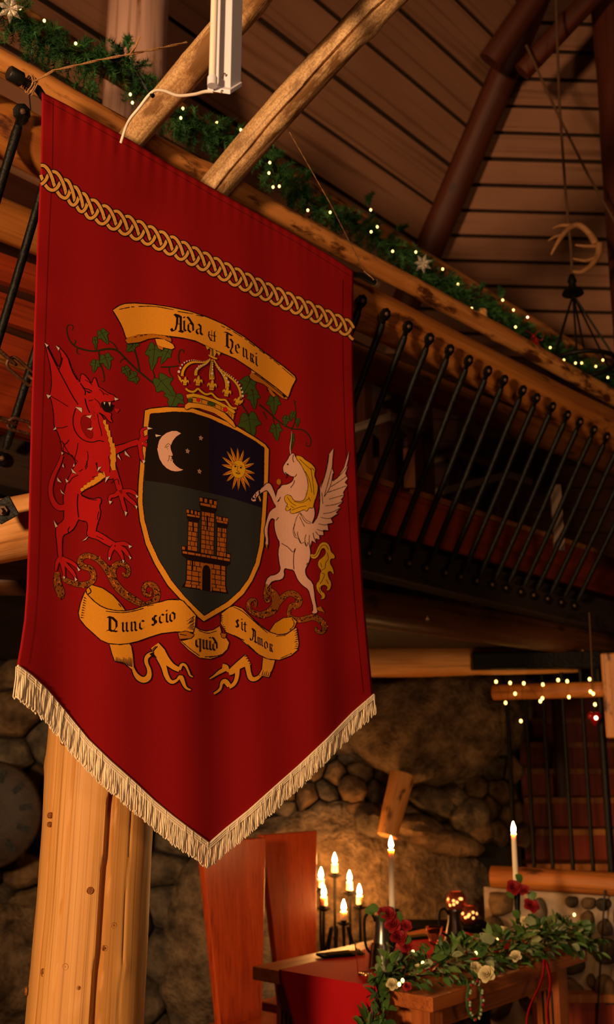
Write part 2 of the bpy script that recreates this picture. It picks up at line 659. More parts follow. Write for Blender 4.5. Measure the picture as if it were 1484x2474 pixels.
def facet(ts, d, L, seed):
    rng = random.Random(seed)
    n = d.cross(HD).normalized()
    if n.dot(EYE - H0) < 0:
        n = -n
    for a, b in zip(ts[:-1], ts[1:]):
        g = .022 + rng.uniform(0, .006)
        mb = MB()
        j = rng.uniform(-.006, .006)
        A, B = hip(a + g), hip(b)
        mid = (A + B) / 2 + d * (L / 2) + n * j
        w = (B - A)
        w = w - d * w.dot(d)
        hw = w.length / 2
        # plank as sheared slab: long axis d
        vs, wc = [], []
        for sgn_n in (-.012, .012):
            for P, q in ((A, -1), (B, 1)):
                for s in (0, 1):
                    vs.append(P + d * (L * s) + n * (sgn_n + j))
                    wc.append((q * hw, sgn_n, L * s))
        mb.add(vs, [(0, 1, 3, 2), (4, 6, 7, 5), (0, 4, 5, 1), (2, 3, 7, 6), (0, 2, 6, 4), (1, 5, 7, 3)], 0, wc)
        mb.build('plank', M['plank'], ceil, smooth=False)
    mb = MB()
    A, B = hip(ts[0]) - n * .03, hip(ts[-1]) - n * .03
    mb.add([A, A + d * L, B + d * L, B], [(0, 1, 2, 3)])
    mb.build('backing', M['underlay'], ceil, smooth=False)


facet([-.78 + .255 * k for k in range(0, 18)], -D1, 6.2, 1)
facet([-.78 + .172 * k for k in range(0, 23)], D2, 4.0, 2)
# loft wall under the eaves
E0 = hip(-.76)
lw = thing('wall_loft', E0, kind='structure')
for d, L in ((-D1, 6.0), (D2, 3.6)):
    nrm = Vector((-d.y, d.x, 0))
    for k in range(13):
        z = E0.z - .09 - .155 * k
        mb = MB()
        mb.bar(Vector((E0.x, E0.y, z)), Vector((E0.x, E0.y, z)) + d * L, .03, .073)
        mb.build('board', M['loftwall'], lw, smooth=False)
# loft floor slab
mb = MB()
q0, q1 = P0 + NIN * .72, P0 + NIN * 3.6
vs = []
for z in (2.16, 2.24):
    vs += [Vector((p.x, p.y, z)) for p in (q0 - DR * 2.5, q0 + DR * 6, q1 + DR * 6, q1 - DR * 2.5)]
mb.add(vs, [(3, 2, 1, 0), (4, 5, 6, 7), (0, 1, 5, 4), (1, 2, 6, 5), (2, 3, 7, 6), (3, 0, 4, 7)])
tag(mb.build('loft_floor', M['beam'], smooth=False), kind='structure')

# hip rafter and crossing logs
o = log_mb(hip(-.7) + Vector((0, -.1, -.04)), hip(2.6) + Vector((0, -.1, -.04)), .10, .085, 3, wob=.04).build('rafter', M['rafter'])
tag(o, 'dark round hip rafter climbing to the peak between the two ceiling slopes', 'rafter')
o = log_mb(at(1185, 150, 5.0), at(1330, -60, 4.8), .075, .07, 5).build('collar_log', M['rafter'])
tag(o, 'short dark log lashed left of the hip rafter near the top edge', 'beam')
o = log_mb(at(1262, 175, 4.9), at(1450, -30, 4.7), .055, .06, 6).build('collar_log', M['rafter'])
tag(o, 'slimmer dark log crossing right of the hip rafter near the top edge', 'beam')
# right post
a, b = at(1497, -80, 4.95), at(1556, 900, 4.95)
b.x = a.x = 1.80
a.z, b.z = 6.5, 2.24
o = log_mb(b, a, .14, .13, 9, wob=.05, bend=.05).build('log_post', M['rafter'])
tag(o, 'tall red-brown log post cut off by the right edge of the photo', 'post')
# post behind the garland
a = at(322, 290, 3.75)
o = log_mb(Vector((a.x, a.y, 2.24)), Vector((a.x, a.y, 5.0)), .137, .132, 11, cracks=[(math.radians(12), .05, .09, .1)], wob=.03).build('log_post', M['palepost'])
tag(o, 'thick weathered log post standing behind the pine garland, top left', 'post')

# ================================================================== stone back wall
WY = 6.0


def poly_clip(poly, p, n):
    out = []
    for i in range(len(poly)):
        a, b = poly[i - 1], poly[i]
        da, db = (a[0] - p[0]) * n[0] + (a[1] - p[1]) * n[1], (b[0] - p[0]) * n[0] + (b[1] - p[1]) * n[1]
        if (da <= 0) != (db <= 0):
            t = da / (da - db)
            out.append((a[0] + (b[0] - a[0]) * t, a[1] + (b[1] - a[1]) * t))
        if db <= 0:
            out.append(b)
    return out


def chaikin(poly, n):
    for _ in range(n):
        q = []
        for i in range(len(poly)):
            a, b = poly[i], poly[(i + 1) % len(poly)]
            q += [(a[0] * .75 + b[0] * .25, a[1] * .75 + b[1] * .25), (a[0] * .25 + b[0] * .75, a[1] * .25 + b[1] * .75)]
        poly = q
    return poly


def stone_mesh(O, U, N, poly, h, rng):
    """one rounded field stone lying in the wall face (poly in wall u,z coordinates)"""
    # split the edges first so that only the corners are rounded
    q = []
    for a, b in zip(poly, poly[1:] + poly[:1]):
        L_ = math.hypot(b[0] - a[0], b[1] - a[1])
        q.append(a)
        if L_ > .05:
            for t in (.28, .72):
                j = rng.uniform(-.05, .05)
                q.append((a[0] + (b[0] - a[0]) * t - (b[1] - a[1]) * j, a[1] + (b[1] - a[1]) * t + (b[0] - a[0]) * j))
    poly = chaikin(q, 1)
    n = len(poly)
    cx, cz = sum(p[0] for p in poly) / n, sum(p[1] for p in poly) / n
    mb = MB()
    vs, fs = [], []
    rings = [(1.0, -.25), (1.0, .15), (.93, .55), (.74, .86), (.42, 1.0)]
    tx, tz = rng.uniform(-.25, .25), rng.uniform(-.25, .25)
    for sc, dp in rings:
        for (x, z) in poly:
            X, Z = cx + (x - cx) * sc, cz + (z - cz) * sc
            k = 1 + .35 * noise.noise(Vector((X * 9, Z * 9, h * 40 + cx)))
            d = h * dp * k + (dp > 0) * (tx * (X - cx) + tz * (Z - cz)) * .6
            vs.append(O + U * X + ZUP * Z + N * d)
    vs.append(O + U * cx + ZUP * cz + N * h)
    for r in range(len(rings) - 1):
        for k in range(n):
            l = (k + 1) % n
            fs.append((r * n + k, r * n + l, (r + 1) * n + l, (r + 1) * n + k))
    for k in range(n):
        fs.append(((len(rings) - 1) * n + k, (len(rings) - 1) * n + (k + 1) % n, len(vs) - 1))
    mb.add(vs, fs)
    return mb


def rubble(parent, O, U, N, u0, u1, z0, z1, cell, gap, h, mats, seed, keep=None):
    rng = random.Random(seed)
    pts = []
    nz = max(1, int((z1 - z0) / (cell * .8)))
    nu = max(1, int((u1 - u0) / cell))
    for j in range(-1, nz + 1):
        for i in range(-1, nu + 1):
            pts.append((u0 + (i + .5 + (.5 if j % 2 else 0) + rng.uniform(-.34, .34)) * (u1 - u0) / nu,
                        z0 + (j + .5 + rng.uniform(-.34, .34)) * (z1 - z0) / nz))
    for i, p in enumerate(pts):
        if keep and not keep(*p):
            continue
        if not (u0 - .05 <= p[0] <= u1 + .05 and z0 <= p[1] <= z1):
            continue
        poly = [(p[0] - cell * 1.4, p[1] - cell * 1.4), (p[0] + cell * 1.4, p[1] - cell * 1.4), (p[0] + cell * 1.4, p[1] + cell * 1.4), (p[0] - cell * 1.4, p[1] + cell * 1.4)]
        for j, q in enumerate(pts):
            if j != i:
                dx, dz = q[0] - p[0], q[1] - p[1]
                d = math.hypot(dx, dz)
                if d < cell * 3.2:
                    poly = poly_clip(poly, ((p[0] + q[0]) / 2 - dx / d * gap, (p[1] + q[1]) / 2 - dz / d * gap), (dx, dz))
                    if len(poly) < 3:
                        break
        if len(poly) >= 3:
            stone_mesh(O, U, N, poly, h * rng.uniform(.6, 1.2), rng).build('stone', rng.choice(mats), parent)


XR, YB = Vector((1, 0, 0)), Vector((0, -1, 0))
wb = thing('wall_back', Vector((0, WY + .1, 0)), kind='structure')
mb = MB()
mb.box(Vector((-2, WY + .2, 1.1)), XR, Vector((0, 1, 0)), ZUP, 3.25, .08, 1.1)
mb.build('backing', M['gap'], wb, smooth=False)
O = Vector((0, WY + .1, 0))


def wpx(x, y):
    p = at(x, y, WY)
    return p.x, p.z


ua, za = wpx(-170, 2500)
ub, zb = wpx(560, 1400)
rubble(wb, O, XR, YB, ua, ub, za - .15, min(zb, 2.15), .25, .006, .12, [M['stonegrey'], M['stonewarm'], M['stonegrey']], 21)
uc, zc = wpx(700, 2035)
ud, zd = wpx(1240, 1790)
rubble(wb, O, XR, YB, uc, ud, zc, zd, .14, .004, .09, [M['stonegrey'], M['stonewarm']], 33)
ue, ze = wpx(560, 2520)
uf, zf = wpx(800, 2040)
rubble(wb, O, XR, YB, ue, uf, ze, zf, .21, .006, .11, [M['stonewarm'], M['stonewarm'], M['stonegrey']], 37)
uc, zc = wpx(560, 1790)
rubble(wb, O, XR, YB, uc, ud + .1, zd + .08, 2.15, .22, .004, .06, [M['stonegrey']], 39)


def boulder(name, c, sx, sy, sz, seed, mat, parent, amp=.22, u=56, v=34):
    mb = MB()
    mb.ball(Vector((0, 0, 0)), 1, u, v)
    vs = []
    for p in mb.v:
        p = Vector(p)
        k = 1 + amp * noise.noise(p * 1.1 + Vector((seed, 0, 0))) + amp * .5 * noise.noise(p * 2.7 + Vector((0, seed, 0))) + amp * .2 * noise.noise(p * 7 + Vector((0, 0, seed)))
        p = p * k
        vs.append((c.x + p.x * sx, c.y + p.y * sy, c.z + p.z * sz))
    mb.v = vs
    mb.w = [(a * 1.0, b, d) for a, b, d in vs]
    return mb.build(name, mat, parent)


c = at(1020, 1735, WY)
boulder('boulder', Vector((c.x, WY + .12, c.z)), .60, .34, .36, 4.2, M['rock'], wb)
c = at(850, 2230, WY)
boulder('boulder', Vector((c.x - .05, WY + .15, c.z - .10)), .95, .32, .78, 9.7, M['rock'], wb, .20)
c = at(-20, 2350, WY)
boulder('boulder', Vector((c.x, WY + .1, c.z)), .42, .28, .40, 2.7, M['rock'], wb)
# long flat stone and slabs on top of the lit rock
rng = random.Random(5)
for (cx, cy, w, h_, rot) in ((1085, 2040, 82, 26, .12), (1010, 1995, 60, 28, .1), (905, 1985, 48, 36, .5), (850, 1905, 34, 30, .2), (1050, 1935, 56, 34, .3), (1140, 1975, 50, 42, -.3), (1165, 2010, 30, 30, .3), (1100, 1925, 34, 24, 0.)):
    p = at(cx, cy, WY - .14)
    s = (WY - .1) / F_PX * 1.05
    poly = []
    for k in range(9):
        a = 2 * PI * k / 9
        r = rng.uniform(.85, 1.12)
        X, Z = math.cos(a) * w * s * r, math.sin(a) * h_ * s * r
        poly.append((p.x + X * math.cos(rot) + Z * math.sin(rot), p.z - X * math.sin(rot) + Z * math.cos(rot)))
    stone_mesh(Vector((0, WY - .05, 0)), XR, YB, poly, .12, rng).build('stone', rng.choice([M['stonewarm'], M['stonegrey']]), wb)

# pale mortared wall on the right, below the sill
wr = thing('wall_right', at(1330, 2300, 5.6), kind='structure')
c0, c1 = at(1168, 2120, 5.75), at(1560, 2120, 5.35)
UR = Vector((c1.x - c0.x, c1.y - c0.y, 0)).normalized()
NR = Vector((UR.y, -UR.x, 0))
O2 = Vector((c0.x, c0.y, 0))
LR = (Vector((c1.x, c1.y, 0)) - O2).length + 1.2
SILLZ = at(1195, 2143, 5.75).z
mb = MB()
mb.box(O2 + UR * (LR / 2) - NR * .12 + ZUP * (SILLZ / 2), UR, NR, ZUP, LR / 2, .12, SILLZ / 2)
mb.build('mortar_bed', M['mortar'], wr, smooth=False)
rng = random.Random(8)
for (cx, cy, w, h_) in ((480, 330, 120, 150), (830, 425, 72, 105), (1265, 370, 70, 55), (1390, 380, 70, 60), (1110, 350, 60, 60), (1255, 545, 65, 110), (1410, 590, 70, 75), (1400, 800, 120, 115),
                        (1090, 920, 150, 85), (1090, 1210, 180, 155), (1410, 1160, 100, 130), (1285, 1060, 40, 55), (1160, 690, 110, 90), (930, 640, 70, 60), (420, 600, 110, 120), (640, 780, 120, 90), (520, 960, 150, 90),
                        (790, 960, 80, 70), (430, 1220, 150, 150), (750, 1210, 120, 140), (1560, 500, 70, 120), (1590, 850, 70, 140), (1600, 1200, 80, 150), (1300, 1400, 120, 60), (960, 1440, 130, 60)):
    px_, py_ = 1080 + cx * .2722, 2080 + cy * .2722
    p = hit(px_, py_, O2, NR)
    uu = (p - O2).dot(UR)
    if uu < 0 or p.z > SILLZ - .02:
        continue
    s = p.y / F_PX * .2722 * 1.0
    poly = []
    for k in range(9):
        a = 2 * PI * k / 9
        r = rng.uniform(.86, 1.1)
        poly.append((uu + math.cos(a) * w * s * r, min(SILLZ - .02, p.z + math.sin(a) * h_ * s * r)))
    stone_mesh(O2, UR, NR, poly, .055, rng).build('stone', rng.choice([M['stonegrey'], M['stonewarm']]), wr)

# ================================================================== stair niche with iron grille
s0, s1 = hit(1193, 2117, O2, NR), hit(1520, 2137, O2, NR)
r_ = .052
o = log_mb(s0 + NR * .02 + ZUP * .0, s0 + NR * .02 + UR * 2.0 - ZUP * .02, .058, .06, 13, wob=.06).build('sill_log', M['raillog'])
tag(o, 'flattened pine sill log under the iron grille, on top of the pale stone wall', 'beam')
gr = thing('iron_grille', s0 + UR * .5, 'black iron bar grille standing on the pine sill in front of the stairs', 'grille')
for x0, w in ((1238, .011), (1284, .011), (1328, .011), (1376, .011), (1424, .011), (1468, .02), (1530, .011)):
    p = hit(x0, 1950, O2 - NR * .02, NR)
    mb = MB()
    mb.tube([Vector((p.x, p.y, SILLZ + .05)), Vector((p.x, p.y, SILLZ + .6)), Vector((p.x, p.y, 2.05))], w, 8)
    mb.build('bar', M['iron'], gr)
t0, t1 = hit(1193, 1673, O2, NR), hit(1440, 1666, O2, NR)
o = log_mb(t0, t1 + UR * .05, .042, .042, 14, wob=.05).build('lintel_log', M['raillog'])
tag(o, 'slim pine lintel log above the iron grille, wound with fairy lights', 'beam')
p = hit(1497, 1700, O2, NR)
mb = MB()
mb.box(Vector((p.x, p.y - .06, p.z + .04)), UR, NR, ZUP, .09, .05, .22)
tag(mb.build('post_stub', M['rail'], smooth=False, bevel=.01), 'pale squared post end at the right edge beside the fairy lights', 'post')
st = thing('staircase', Vector((1.6, 6.6, 0)), 'dark red wooden staircase climbing behind the iron grille', 'stairs')
for k in range(9):
    z, Y = 1.52 - .18 * (k - 2), 7.02 - .27 * (k - 2)
    if z < .1:
        break
    xa, xb = at(1262, 1900, Y).x, 3.4
    mb = MB()
    mb.box(Vector(((xa + xb) / 2, Y + .13, z - .02)), XR, Vector((0, 1, 0)), ZUP, (xb - xa) / 2, .15, .018)
    mb.build('tread', M['raillog'], st, smooth=False)
    mb = MB()
    mb.box(Vector(((xa + xb) / 2, Y + .02, z - .11)), XR, Vector((0, 1, 0)), ZUP, (xb - xa) / 2, .01, .075)
    mb.build('riser', M['redboard'], st, smooth=False)
mb = MB()
mb.box(Vector((3.0, 7.9, 1.3)), XR, Vector((0, 1, 0)), ZUP, 2.2, .05, 1.3)
tag(mb.build('wall_stair', M['redboard'], smooth=False), kind='structure')
mb = MB()
p = at(1353, 1790, 6.9)
mb.box(Vector((p.x, 6.9, p.z)), XR, Vector((0, 1, 0)), ZUP, .035, .03, .45)
tag(mb.build('stair_newel', M['girder'], smooth=False), 'brown newel post at the head of the red stairs', 'post')

# lit joist log with its dark steel beam, under the balcony
o = log_mb(at(560, 1592, 5.55), at(1398, 1580, 5.55), .122, .104, 17, wob=.05).build('joist_log', M['joist'])
tag(o, 'big pale joist log lying level under the balcony, sawn end on the right', 'beam')
mb = MB()
p, q = at(1140, 1598, 5.42), at(1640, 1592, 5.42)
mb.bar(p, q, .05, .045)
tag(mb.build('steel_beam', M['iron'], smooth=False, bevel=.006), 'black steel beam in front of the sawn end of the joist log', 'beam')
o = log_mb(at(972, 1872, 5.78), at(936, 2020, 5.70), .072, .056, 19, wob=.08).build('prop_log', M['joist'])
tag(o, 'short slanting pine prop wedged between the stones under the boulder', 'log')
for (p, q, r, lab) in ((at(900, 1470, 4.7), at(1010, 1525, 5.3), .05, 'thin dark brace log under the balcony left of the lit joist'),
                       (at(1150, 1530, 5.7), at(1153, 1560, 5.7), .02, 'small upright peg on top of the lit joist log')):
    tag(log_mb(p, q, r, r, 23).build('brace_log', M['girder']), lab, 'log')

# ================================================================== balcony railing
rail = thing('balcony_railing', Vector((P0.x, P0.y, 2.2)), 'log balcony railing with slanting black iron balusters', 'railing')
a, b = ext(RP(0, 146, .17), RP(1484, 962, .17), .9, .8)
log_mb(a, b, .036, .040, 31, wob=.10, bend=.12, knots=20).build('handrail', M['rail'], rail)
a, b = ext(RP(0, 308, .20), RP(1484, 1043, .20), .9, .8)
log_mb(a, b, .080, .098, 32, wob=.045, bend=.04, knots=24).build('rail_log', M['raillog'], rail)
a, b = ext(RP(0, 10, .55), RP(1170, 712, .55), .6, 2.4)
log_mb(a, b, .036, .036, 34, wob=.08).build('inner_rail', M['rail'], rail)
LEAN = .46
a, b = ext(RP(867, 1341, .63), RP(1465, 1492, .63), 3.2, 1.0)
mb = MB()
mb.bar(a, b, .055, .082)
mb.build('bottom_beam', M['beam'], rail, smooth=False, bevel=.008)
BA, BB = a, b
a, b = ext(RP(867, 1215, .80), RP(1465, 1392, .80), 3.2, 1.0)
mb = MB()
mb.bar(a, b, .016, .115)
mb.build('toe_board', M['redboard'], rail, smooth=False)
mb = MB()
mb.bar(a + ZUP * .125, b + ZUP * .125, .03, .014)
mb.build('toe_board_cap', M['raillog'], rail, smooth=False)
a, b = ext(RP(0, 530, .85), RP(1400, 1085, .85), .8, .8)
log_mb(a, b, .075, .08, 36, wob=.05).build('loft_log', M['raillog'], rail)
tops = [(872, 727), (931, 757), (985, 787), (1036, 815), (1085, 840), (1132, 866), (1178, 887), (1218, 915), (1262, 941), (1297, 962), (1334, 975), (1369, 988), (1401, 1015), (1435, 1033), (1465, 1056)]
BT = .20 - .093 - .012
svals = [(RP(x, y, BT) - (P0 + NIN * BT)).dot(DR) for x, y in tops]
step = (svals[-1] - svals[0]) / (len(svals) - 1)
ks = [svals[0] + step * k - .05 for k in range(-14, 0)] + svals + [svals[-1] + step * k for k in (1, 2, 3)]


def rail_top(s):
    # centre height of the fixing line on the rail log at distance s
    p, q = RP(872, 727, BT), RP(1465, 1056, BT)
    sp, sq = (p - P0).dot(DR), (q - P0).dot(DR)
    t = (s - svals[0]) / (svals[-1] - svals[0])
    return p + (q - p) * t


lean_dir = (BA + (BB - BA) * .5)
fN = NIN * .63 - NIN * .055
bars = 0
for s in ks:
    T = rail_top(s)
    # foot on the front face of the bottom beam, straight inward of the top
    pl = P0 + NIN * (.63 - .055 - .012)
    foot = T + NIN * ((pl - T).dot(NIN))
    t = (foot - BA).dot((BB - BA)) / (BB - BA).length_squared
    foot.z = (BA + (BB - BA) * t).z - .005
    T = T + DR * random.uniform(-.004, .004)
    mb = MB()
    d = (foot - T).normalized()
    k1, k2 = T + d * .06 - NIN * .004, foot - d * .05 - NIN * .012
    sd = DR
    # flat hammered ends and a round shank
    mb.tube([k1 - d * .02, k1, k1 + d * .10, T + (foot - T) * .5 - NIN * .012, k2 - d * .1, k2, k2 + d * .02], [.012, .0145, .013, .013, .013, .0135, .010], 10)
    for c, nn in ((T, .026), (foot, .024)):
        X = DR
        Zc = d if c is T else ZUP
        Nn = X.cross(Zc).normalized()
        mb.lathe(c - Nn * .005, [(nn * .9, 0), (nn, .002), (nn, .008), (nn * .85, .01)], 8, Nn)
    mb.bar(T, k1, .010, .005, up=NIN)
    bar = mb.build('baluster', M['iron'], rail)
    for c in (T, foot):
        mb = MB()
        Nn = -NIN
        mb.lathe(c + Nn * .004, [(.009, 0), (.009, .006), (.005, .010), (.001, .011)], 7, Nn)
        mb.build('bolt', M['bolt'], bar)
    bars += 1
lp_ = thing('loft_partition', RP(30, 1040, 1.0), 'red-brown board partition on the loft behind the left balusters', 'partition')
for k in range(5):
    a, b = RP(-260, 560 + 95 * k, 1.0), RP(330, 760 + 95 * k, 1.0)
    mb = MB()
    mb.bar(a, b, .015, .055)
    mb.build('board', M['redboard'], lp_, smooth=False)
# girder log below the beam
a, b = ext(RP(880, 1468, .75), RP(1484, 1560, .75), 2.9, 1.0)
tag(log_mb(a, b, .085, .085, 41, wob=.04).build('girder_log', M['girder']), 'dark polished girder log running right below the baluster feet', 'beam')

# ================================================================== near poles
for p, q, r0, r1, sd, crk, lab in (
        (RP(330, 322, .085), at(668, -100, 2.25), .041, .046, 51, [], 'nearer peeled pine pole leaning over the railing, with white cable strapped on'),
        (RP(530, 440, .085), at(1025, -120, 2.45), .050, .052, 52, [('cam', .085, .30, .45)], 'cracked peeled pine pole leaning over the railing beside the garland')):
    p, q = ext(p, q, .09, .8)
    r1 = r1 + (r1 - r0) * .6
    if crk:
        fx_, fy_, _ = frame(q - p)
        tv = (EYE - (p + q) / 2).normalized() - ZUP * .12 + XR * .10
        crk = [(math.atan2(tv.dot(fy_), tv.dot(fx_)),) + crk[0][1:]]
    o = log_mb(p, q, r0, r1, sd, wob=.07, bend=.25, cracks=crk, knots=9, seg=160 if crk else 40, step=.02).build('leaning_pole', M['pole'])
    tag(o, lab, 'pole')

# big post bottom left
c = at(203, 2200, 3.02)
o = log_mb(Vector((c.x + .01, c.y, 0)), Vector((c.x + .035, c.y, 2.5)), .166, .150, 61, wob=.035, bend=.02, knots=14,
           cracks=[(math.radians(23), .075, .20, .10), (math.radians(-19), .022, .035, .05), (math.radians(47), .018, .02, .08), (math.radians(-44), .022, .03, .03)], step=.02, seg=200).build('log_post', M['post'])
tag(o, 'big golden pine post with a deep drying crack below the banner', 'post')
big_post = o
for x, y, r in ((218, 2152, .010), (158, 2336, .010), (104, 2350, .012), (151, 1792, .010), (276, 2236, .009), (255, 2291, .008), (190, 2387, .006), (117, 1970, .008), (116, 1992, .007), (60, 2395, .011)):
    yy = c.y
    for _ in range(3):
        q = at(x, y, yy)
        dx = max(-.155, min(.155, q.x - (c.x + .02)))
        yy = c.y - math.sqrt(max(1e-5, .160 ** 2 - dx * dx))
    q = at(x, y, yy)
    nn = Vector((dx, yy - c.y, 0)).normalized()
    mb = MB()
    mb.lathe(q - nn * .006, [(r * 1.1, 0), (r * .95, .0055), (r * .8, .0064), (r * .7, .0056), (r * .3, .006), (.0005, .0062)], 12, nn)
    mb.build('knot', M['knot'], big_post)
# beam end with bolted plate at the left edge
be = thing('beam_log', at(20, 1350, 2.82), 'hewn pine beam end with a black bolted plate at the left edge', 'beam')
log_mb(at(-190, 1322, 2.72), at(330, 1215, 2.98), .088, .10, 63, wob=.05).build('log', M['logend'], be)
p = at(12, 1232, 2.64)
nv = (EYE - p).normalized()
nv = (nv + Vector((-.4, 0, -.1))).normalized()
X, Y, Z = frame(nv)
mb = MB()
rot = .45
X2, Y2 = X * math.cos(rot) + Y * math.sin(rot), Y * math.cos(rot) - X * math.sin(rot)
mb.box(p, X2, Y2, nv, .030, .030, .004)
pl = mb.build('plate', M['iron'], be, smooth=False, bevel=.002)
mb = MB()
mb.lathe(p + nv * .004, [(.014, 0), (.014, .012), (.008, .012), (.008, .03), (.001, .031)], 6, nv)
mb.build('bolt', M['bolt'], pl)
tag(log_mb(at(-200, 1400, 3.25), at(330, 1400, 3.35), .055, .055, 64, wob=.04).build('ledger_log', M['girder']), 'brown ledger log under the hewn beam end at the left edge', 'beam')

# chains
def chain(p, q, n, label):
    t = thing('chain', p, label, 'chain', 'rusty chains behind the railing')
    d = (q - p)
    L = d.length / n
    dn = d.normalized()
    X, Y, _ = frame(d)
    for i in range(n):
        c = p + d * ((i + .5) / n) + ZUP * (-.02 * math.sin(PI * (i + .5) / n))
        a = (.55 if i % 2 else .55 + PI / 2)
        S = X * math.cos(a) + Y * math.sin(a)
        pts = []
        hl, hw = L * .66, L * .24
        for k in range(20):
            g = 2 * PI * k / 20
            pts.append(c + dn * (math.copysign(1, math.cos(g)) * (hl - hw) + math.cos(g) * hw) + S * (math.sin(g) * hw))
        mb = MB()
        mb.tube(pts, .0052, 8, closed=True)
        mb.build('link', M['rust'], t)


chain(at(-75, 770, 2.5), at(175, 985, 2.78), 5, 'upper rusty chain of long links left of the banner')
chain(at(-80, 975, 2.55), at(180, 1050, 2.82), 5, 'lower rusty chain of long links left of the banner')
# wooden disc clock on the rubble wall
dk = thing('wooden_disc', at(-25, 1968, 5.75), 'round dark wooden disc with radial slots hanging on the rubble wall, left edge', 'disc')
c = at(-25, 1968, 5.75)
mb = MB()
mb.lathe(c, [(.285, 0), (.29, .01), (.29, .035), (.28, .045), (.10, .045), (.095, .03), (.001, .03)], 40, YB)
mb.build('face', M['beam2'], dk)
for k in range(12):
    a = 2 * PI * k / 12 + .2
    e = XR * math.cos(a) + ZUP * math.sin(a)
    mb = MB()
    mb.bar(c + YB * .046 + e * .18, c + YB * .046 + e * .25, .016, .004, up=YB)
    mb.build('slot', M['iron'], dk, smooth=False)
# ================================================================== the banner
BH = math.radians(45)
DB = Vector((math.sin(BH), math.cos(BH), 0))
NB = Vector((math.cos(BH), -math.sin(BH), 0))          # towards the room
nP0, nDB, nNB, nE = np.array(P0), np.array(DB), np.array(NB), np.array(EYE)


def ripple(u, z):
    v = (nP0[2] - z)
    k = .25 + .75 * np.clip(v / 1.6, 0, 1)
    w = .0075 * np.sin(2 * PI * (u * 1.75 + .10 + .16 * v)) * k
    w += .0040 * np.sin(2 * PI * (u * 3.9 + .35 - .22 * v)) * k
    w += .0030 * np.sin(2 * PI * (u * .9 + v * 1.3))
    w += .0035 * np.sin(2 * PI * v / .21 + 1.5 * np.sin(v * 9)) * np.exp(-np.clip(u, 0, 9) / .05)
    w += .0030 * np.sin(2 * PI * v / .27 + 1.2 * np.sin(v * 7)) * np.exp(-np.clip(1.29 - u, 0, 9) / .06)
    w += .020 * np.exp(-np.clip(u, 0, 9) / .07) * np.clip((v - 1.25) / .35, 0, 1) ** 2
    w += .0012 * np.sin(2 * PI * u / .045) * np.exp(-np.clip(v - .035, 0, 9) / .05)
    return w


def surf(pts, off=0.0):
    """photo-frame points of the cloth -> points on the rippled cloth, lifted by off"""
    p = np.asarray(pts, dtype=float).reshape(-1, 2)
    r, u_ = (p[:, 0] - 742) / F_PX, -(p[:, 1] - 1237) / F_PX
    d = np.stack([r, CT - u_ * ST, ST + u_ * CT], 1)
    w = np.zeros(len(p))
    dn = d @ nNB
    c0 = (nP0 - nE) @ nNB
    for _ in range(4):
        q = nE + d * ((c0 + w) / dn)[:, None]
        w = ripple((q - nP0) @ nDB, q[:, 2])
    q = nE + d * ((c0 + w) / dn)[:, None]
    return q + nNB * off


def interp(tab, y):
    return np.interp(y, [t[1] for t in tab], [t[0] for t in tab])


LE = [(101, 222), (99, 400), (91, 560), (86, 700), (81, 850), (76, 1000), (72, 1150), (69, 1300), (65, 1420), (59, 1500), (50, 1560), (41, 1611)]
RE = [(855, 655), (853, 780), (854, 900), (858, 1040), (864, 1180), (871, 1320), (880, 1450), (890, 1560), (902, 1680)]
TE = [(101, 222), (160, 252), (250, 301), (330, 347), (420, 402), (520, 458), (620, 514), (720, 570), (800, 618), (855, 655)]
BE = [(41, 1611), (75, 1636), (113, 1672), (160, 1728), (211, 1790), (265, 1842), (321, 1891), (370, 1937), (415, 1974), (460, 2008), (504, 2040), (545, 2004), (600, 1960), (660, 1906), (720, 1853), (790, 1787), (850, 1725), (902, 1680)]


def curve(tab, s):
    a = np.array(tab, float)
    # param by x
    x = a[0, 0] + (a[-1, 0] - a[0, 0]) * s
    return np.stack([x, np.interp(x, a[:, 0], a[:, 1])], 1)


NS, NT = 150, 200
ss = np.linspace(0, 1, NS + 1)
ss[int(round(.5377 * NS))] = (504 - 41) / (902 - 41)
top, bot = curve(TE, ss), curve(BE, ss)
grid = []
for t in np.linspace(0, 1, NT + 1):
    row = top * (1 - t) + bot * t
    yl, yr = 222 + (1611 - 222) * t, 655 + (1680 - 655) * t
    dl = interp(LE, yl) - (101 + (41 - 101) * t)
    dr_ = interp(RE, yr) - (855 + (902 - 855) * t)
    row = row.copy()
    row[:, 0] += dl * (1 - ss) ** 2 + dr_ * ss ** 2
    grid.append(row)
G = np.concatenate(grid)
V = surf(G)
banner = thing('banner', Vector((P0.x + .45, P0.y + .45, 1.34)), 'long red cloth banner with painted coat of arms, dragon, unicorn and cream fringe', 'banner')
mb = MB()
W1 = NS + 1
fs = [(j * W1 + i, (j + 1) * W1 + i, (j + 1) * W1 + i + 1, j * W1 + i + 1) for j in range(NT) for i in range(NS)]
mb.add([tuple(v) for v in V], fs, 0, [(v[0], v[1], v[2]) for v in V])
M['banner'] = cloth('banner_cloth', rgb('#8c0d12'), .85)
cl = mb.build('cloth', M['banner'], banner)
sm = cl.modifiers.new('thickness', 'SOLIDIFY')
sm.thickness, sm.offset = .0012, -1.0

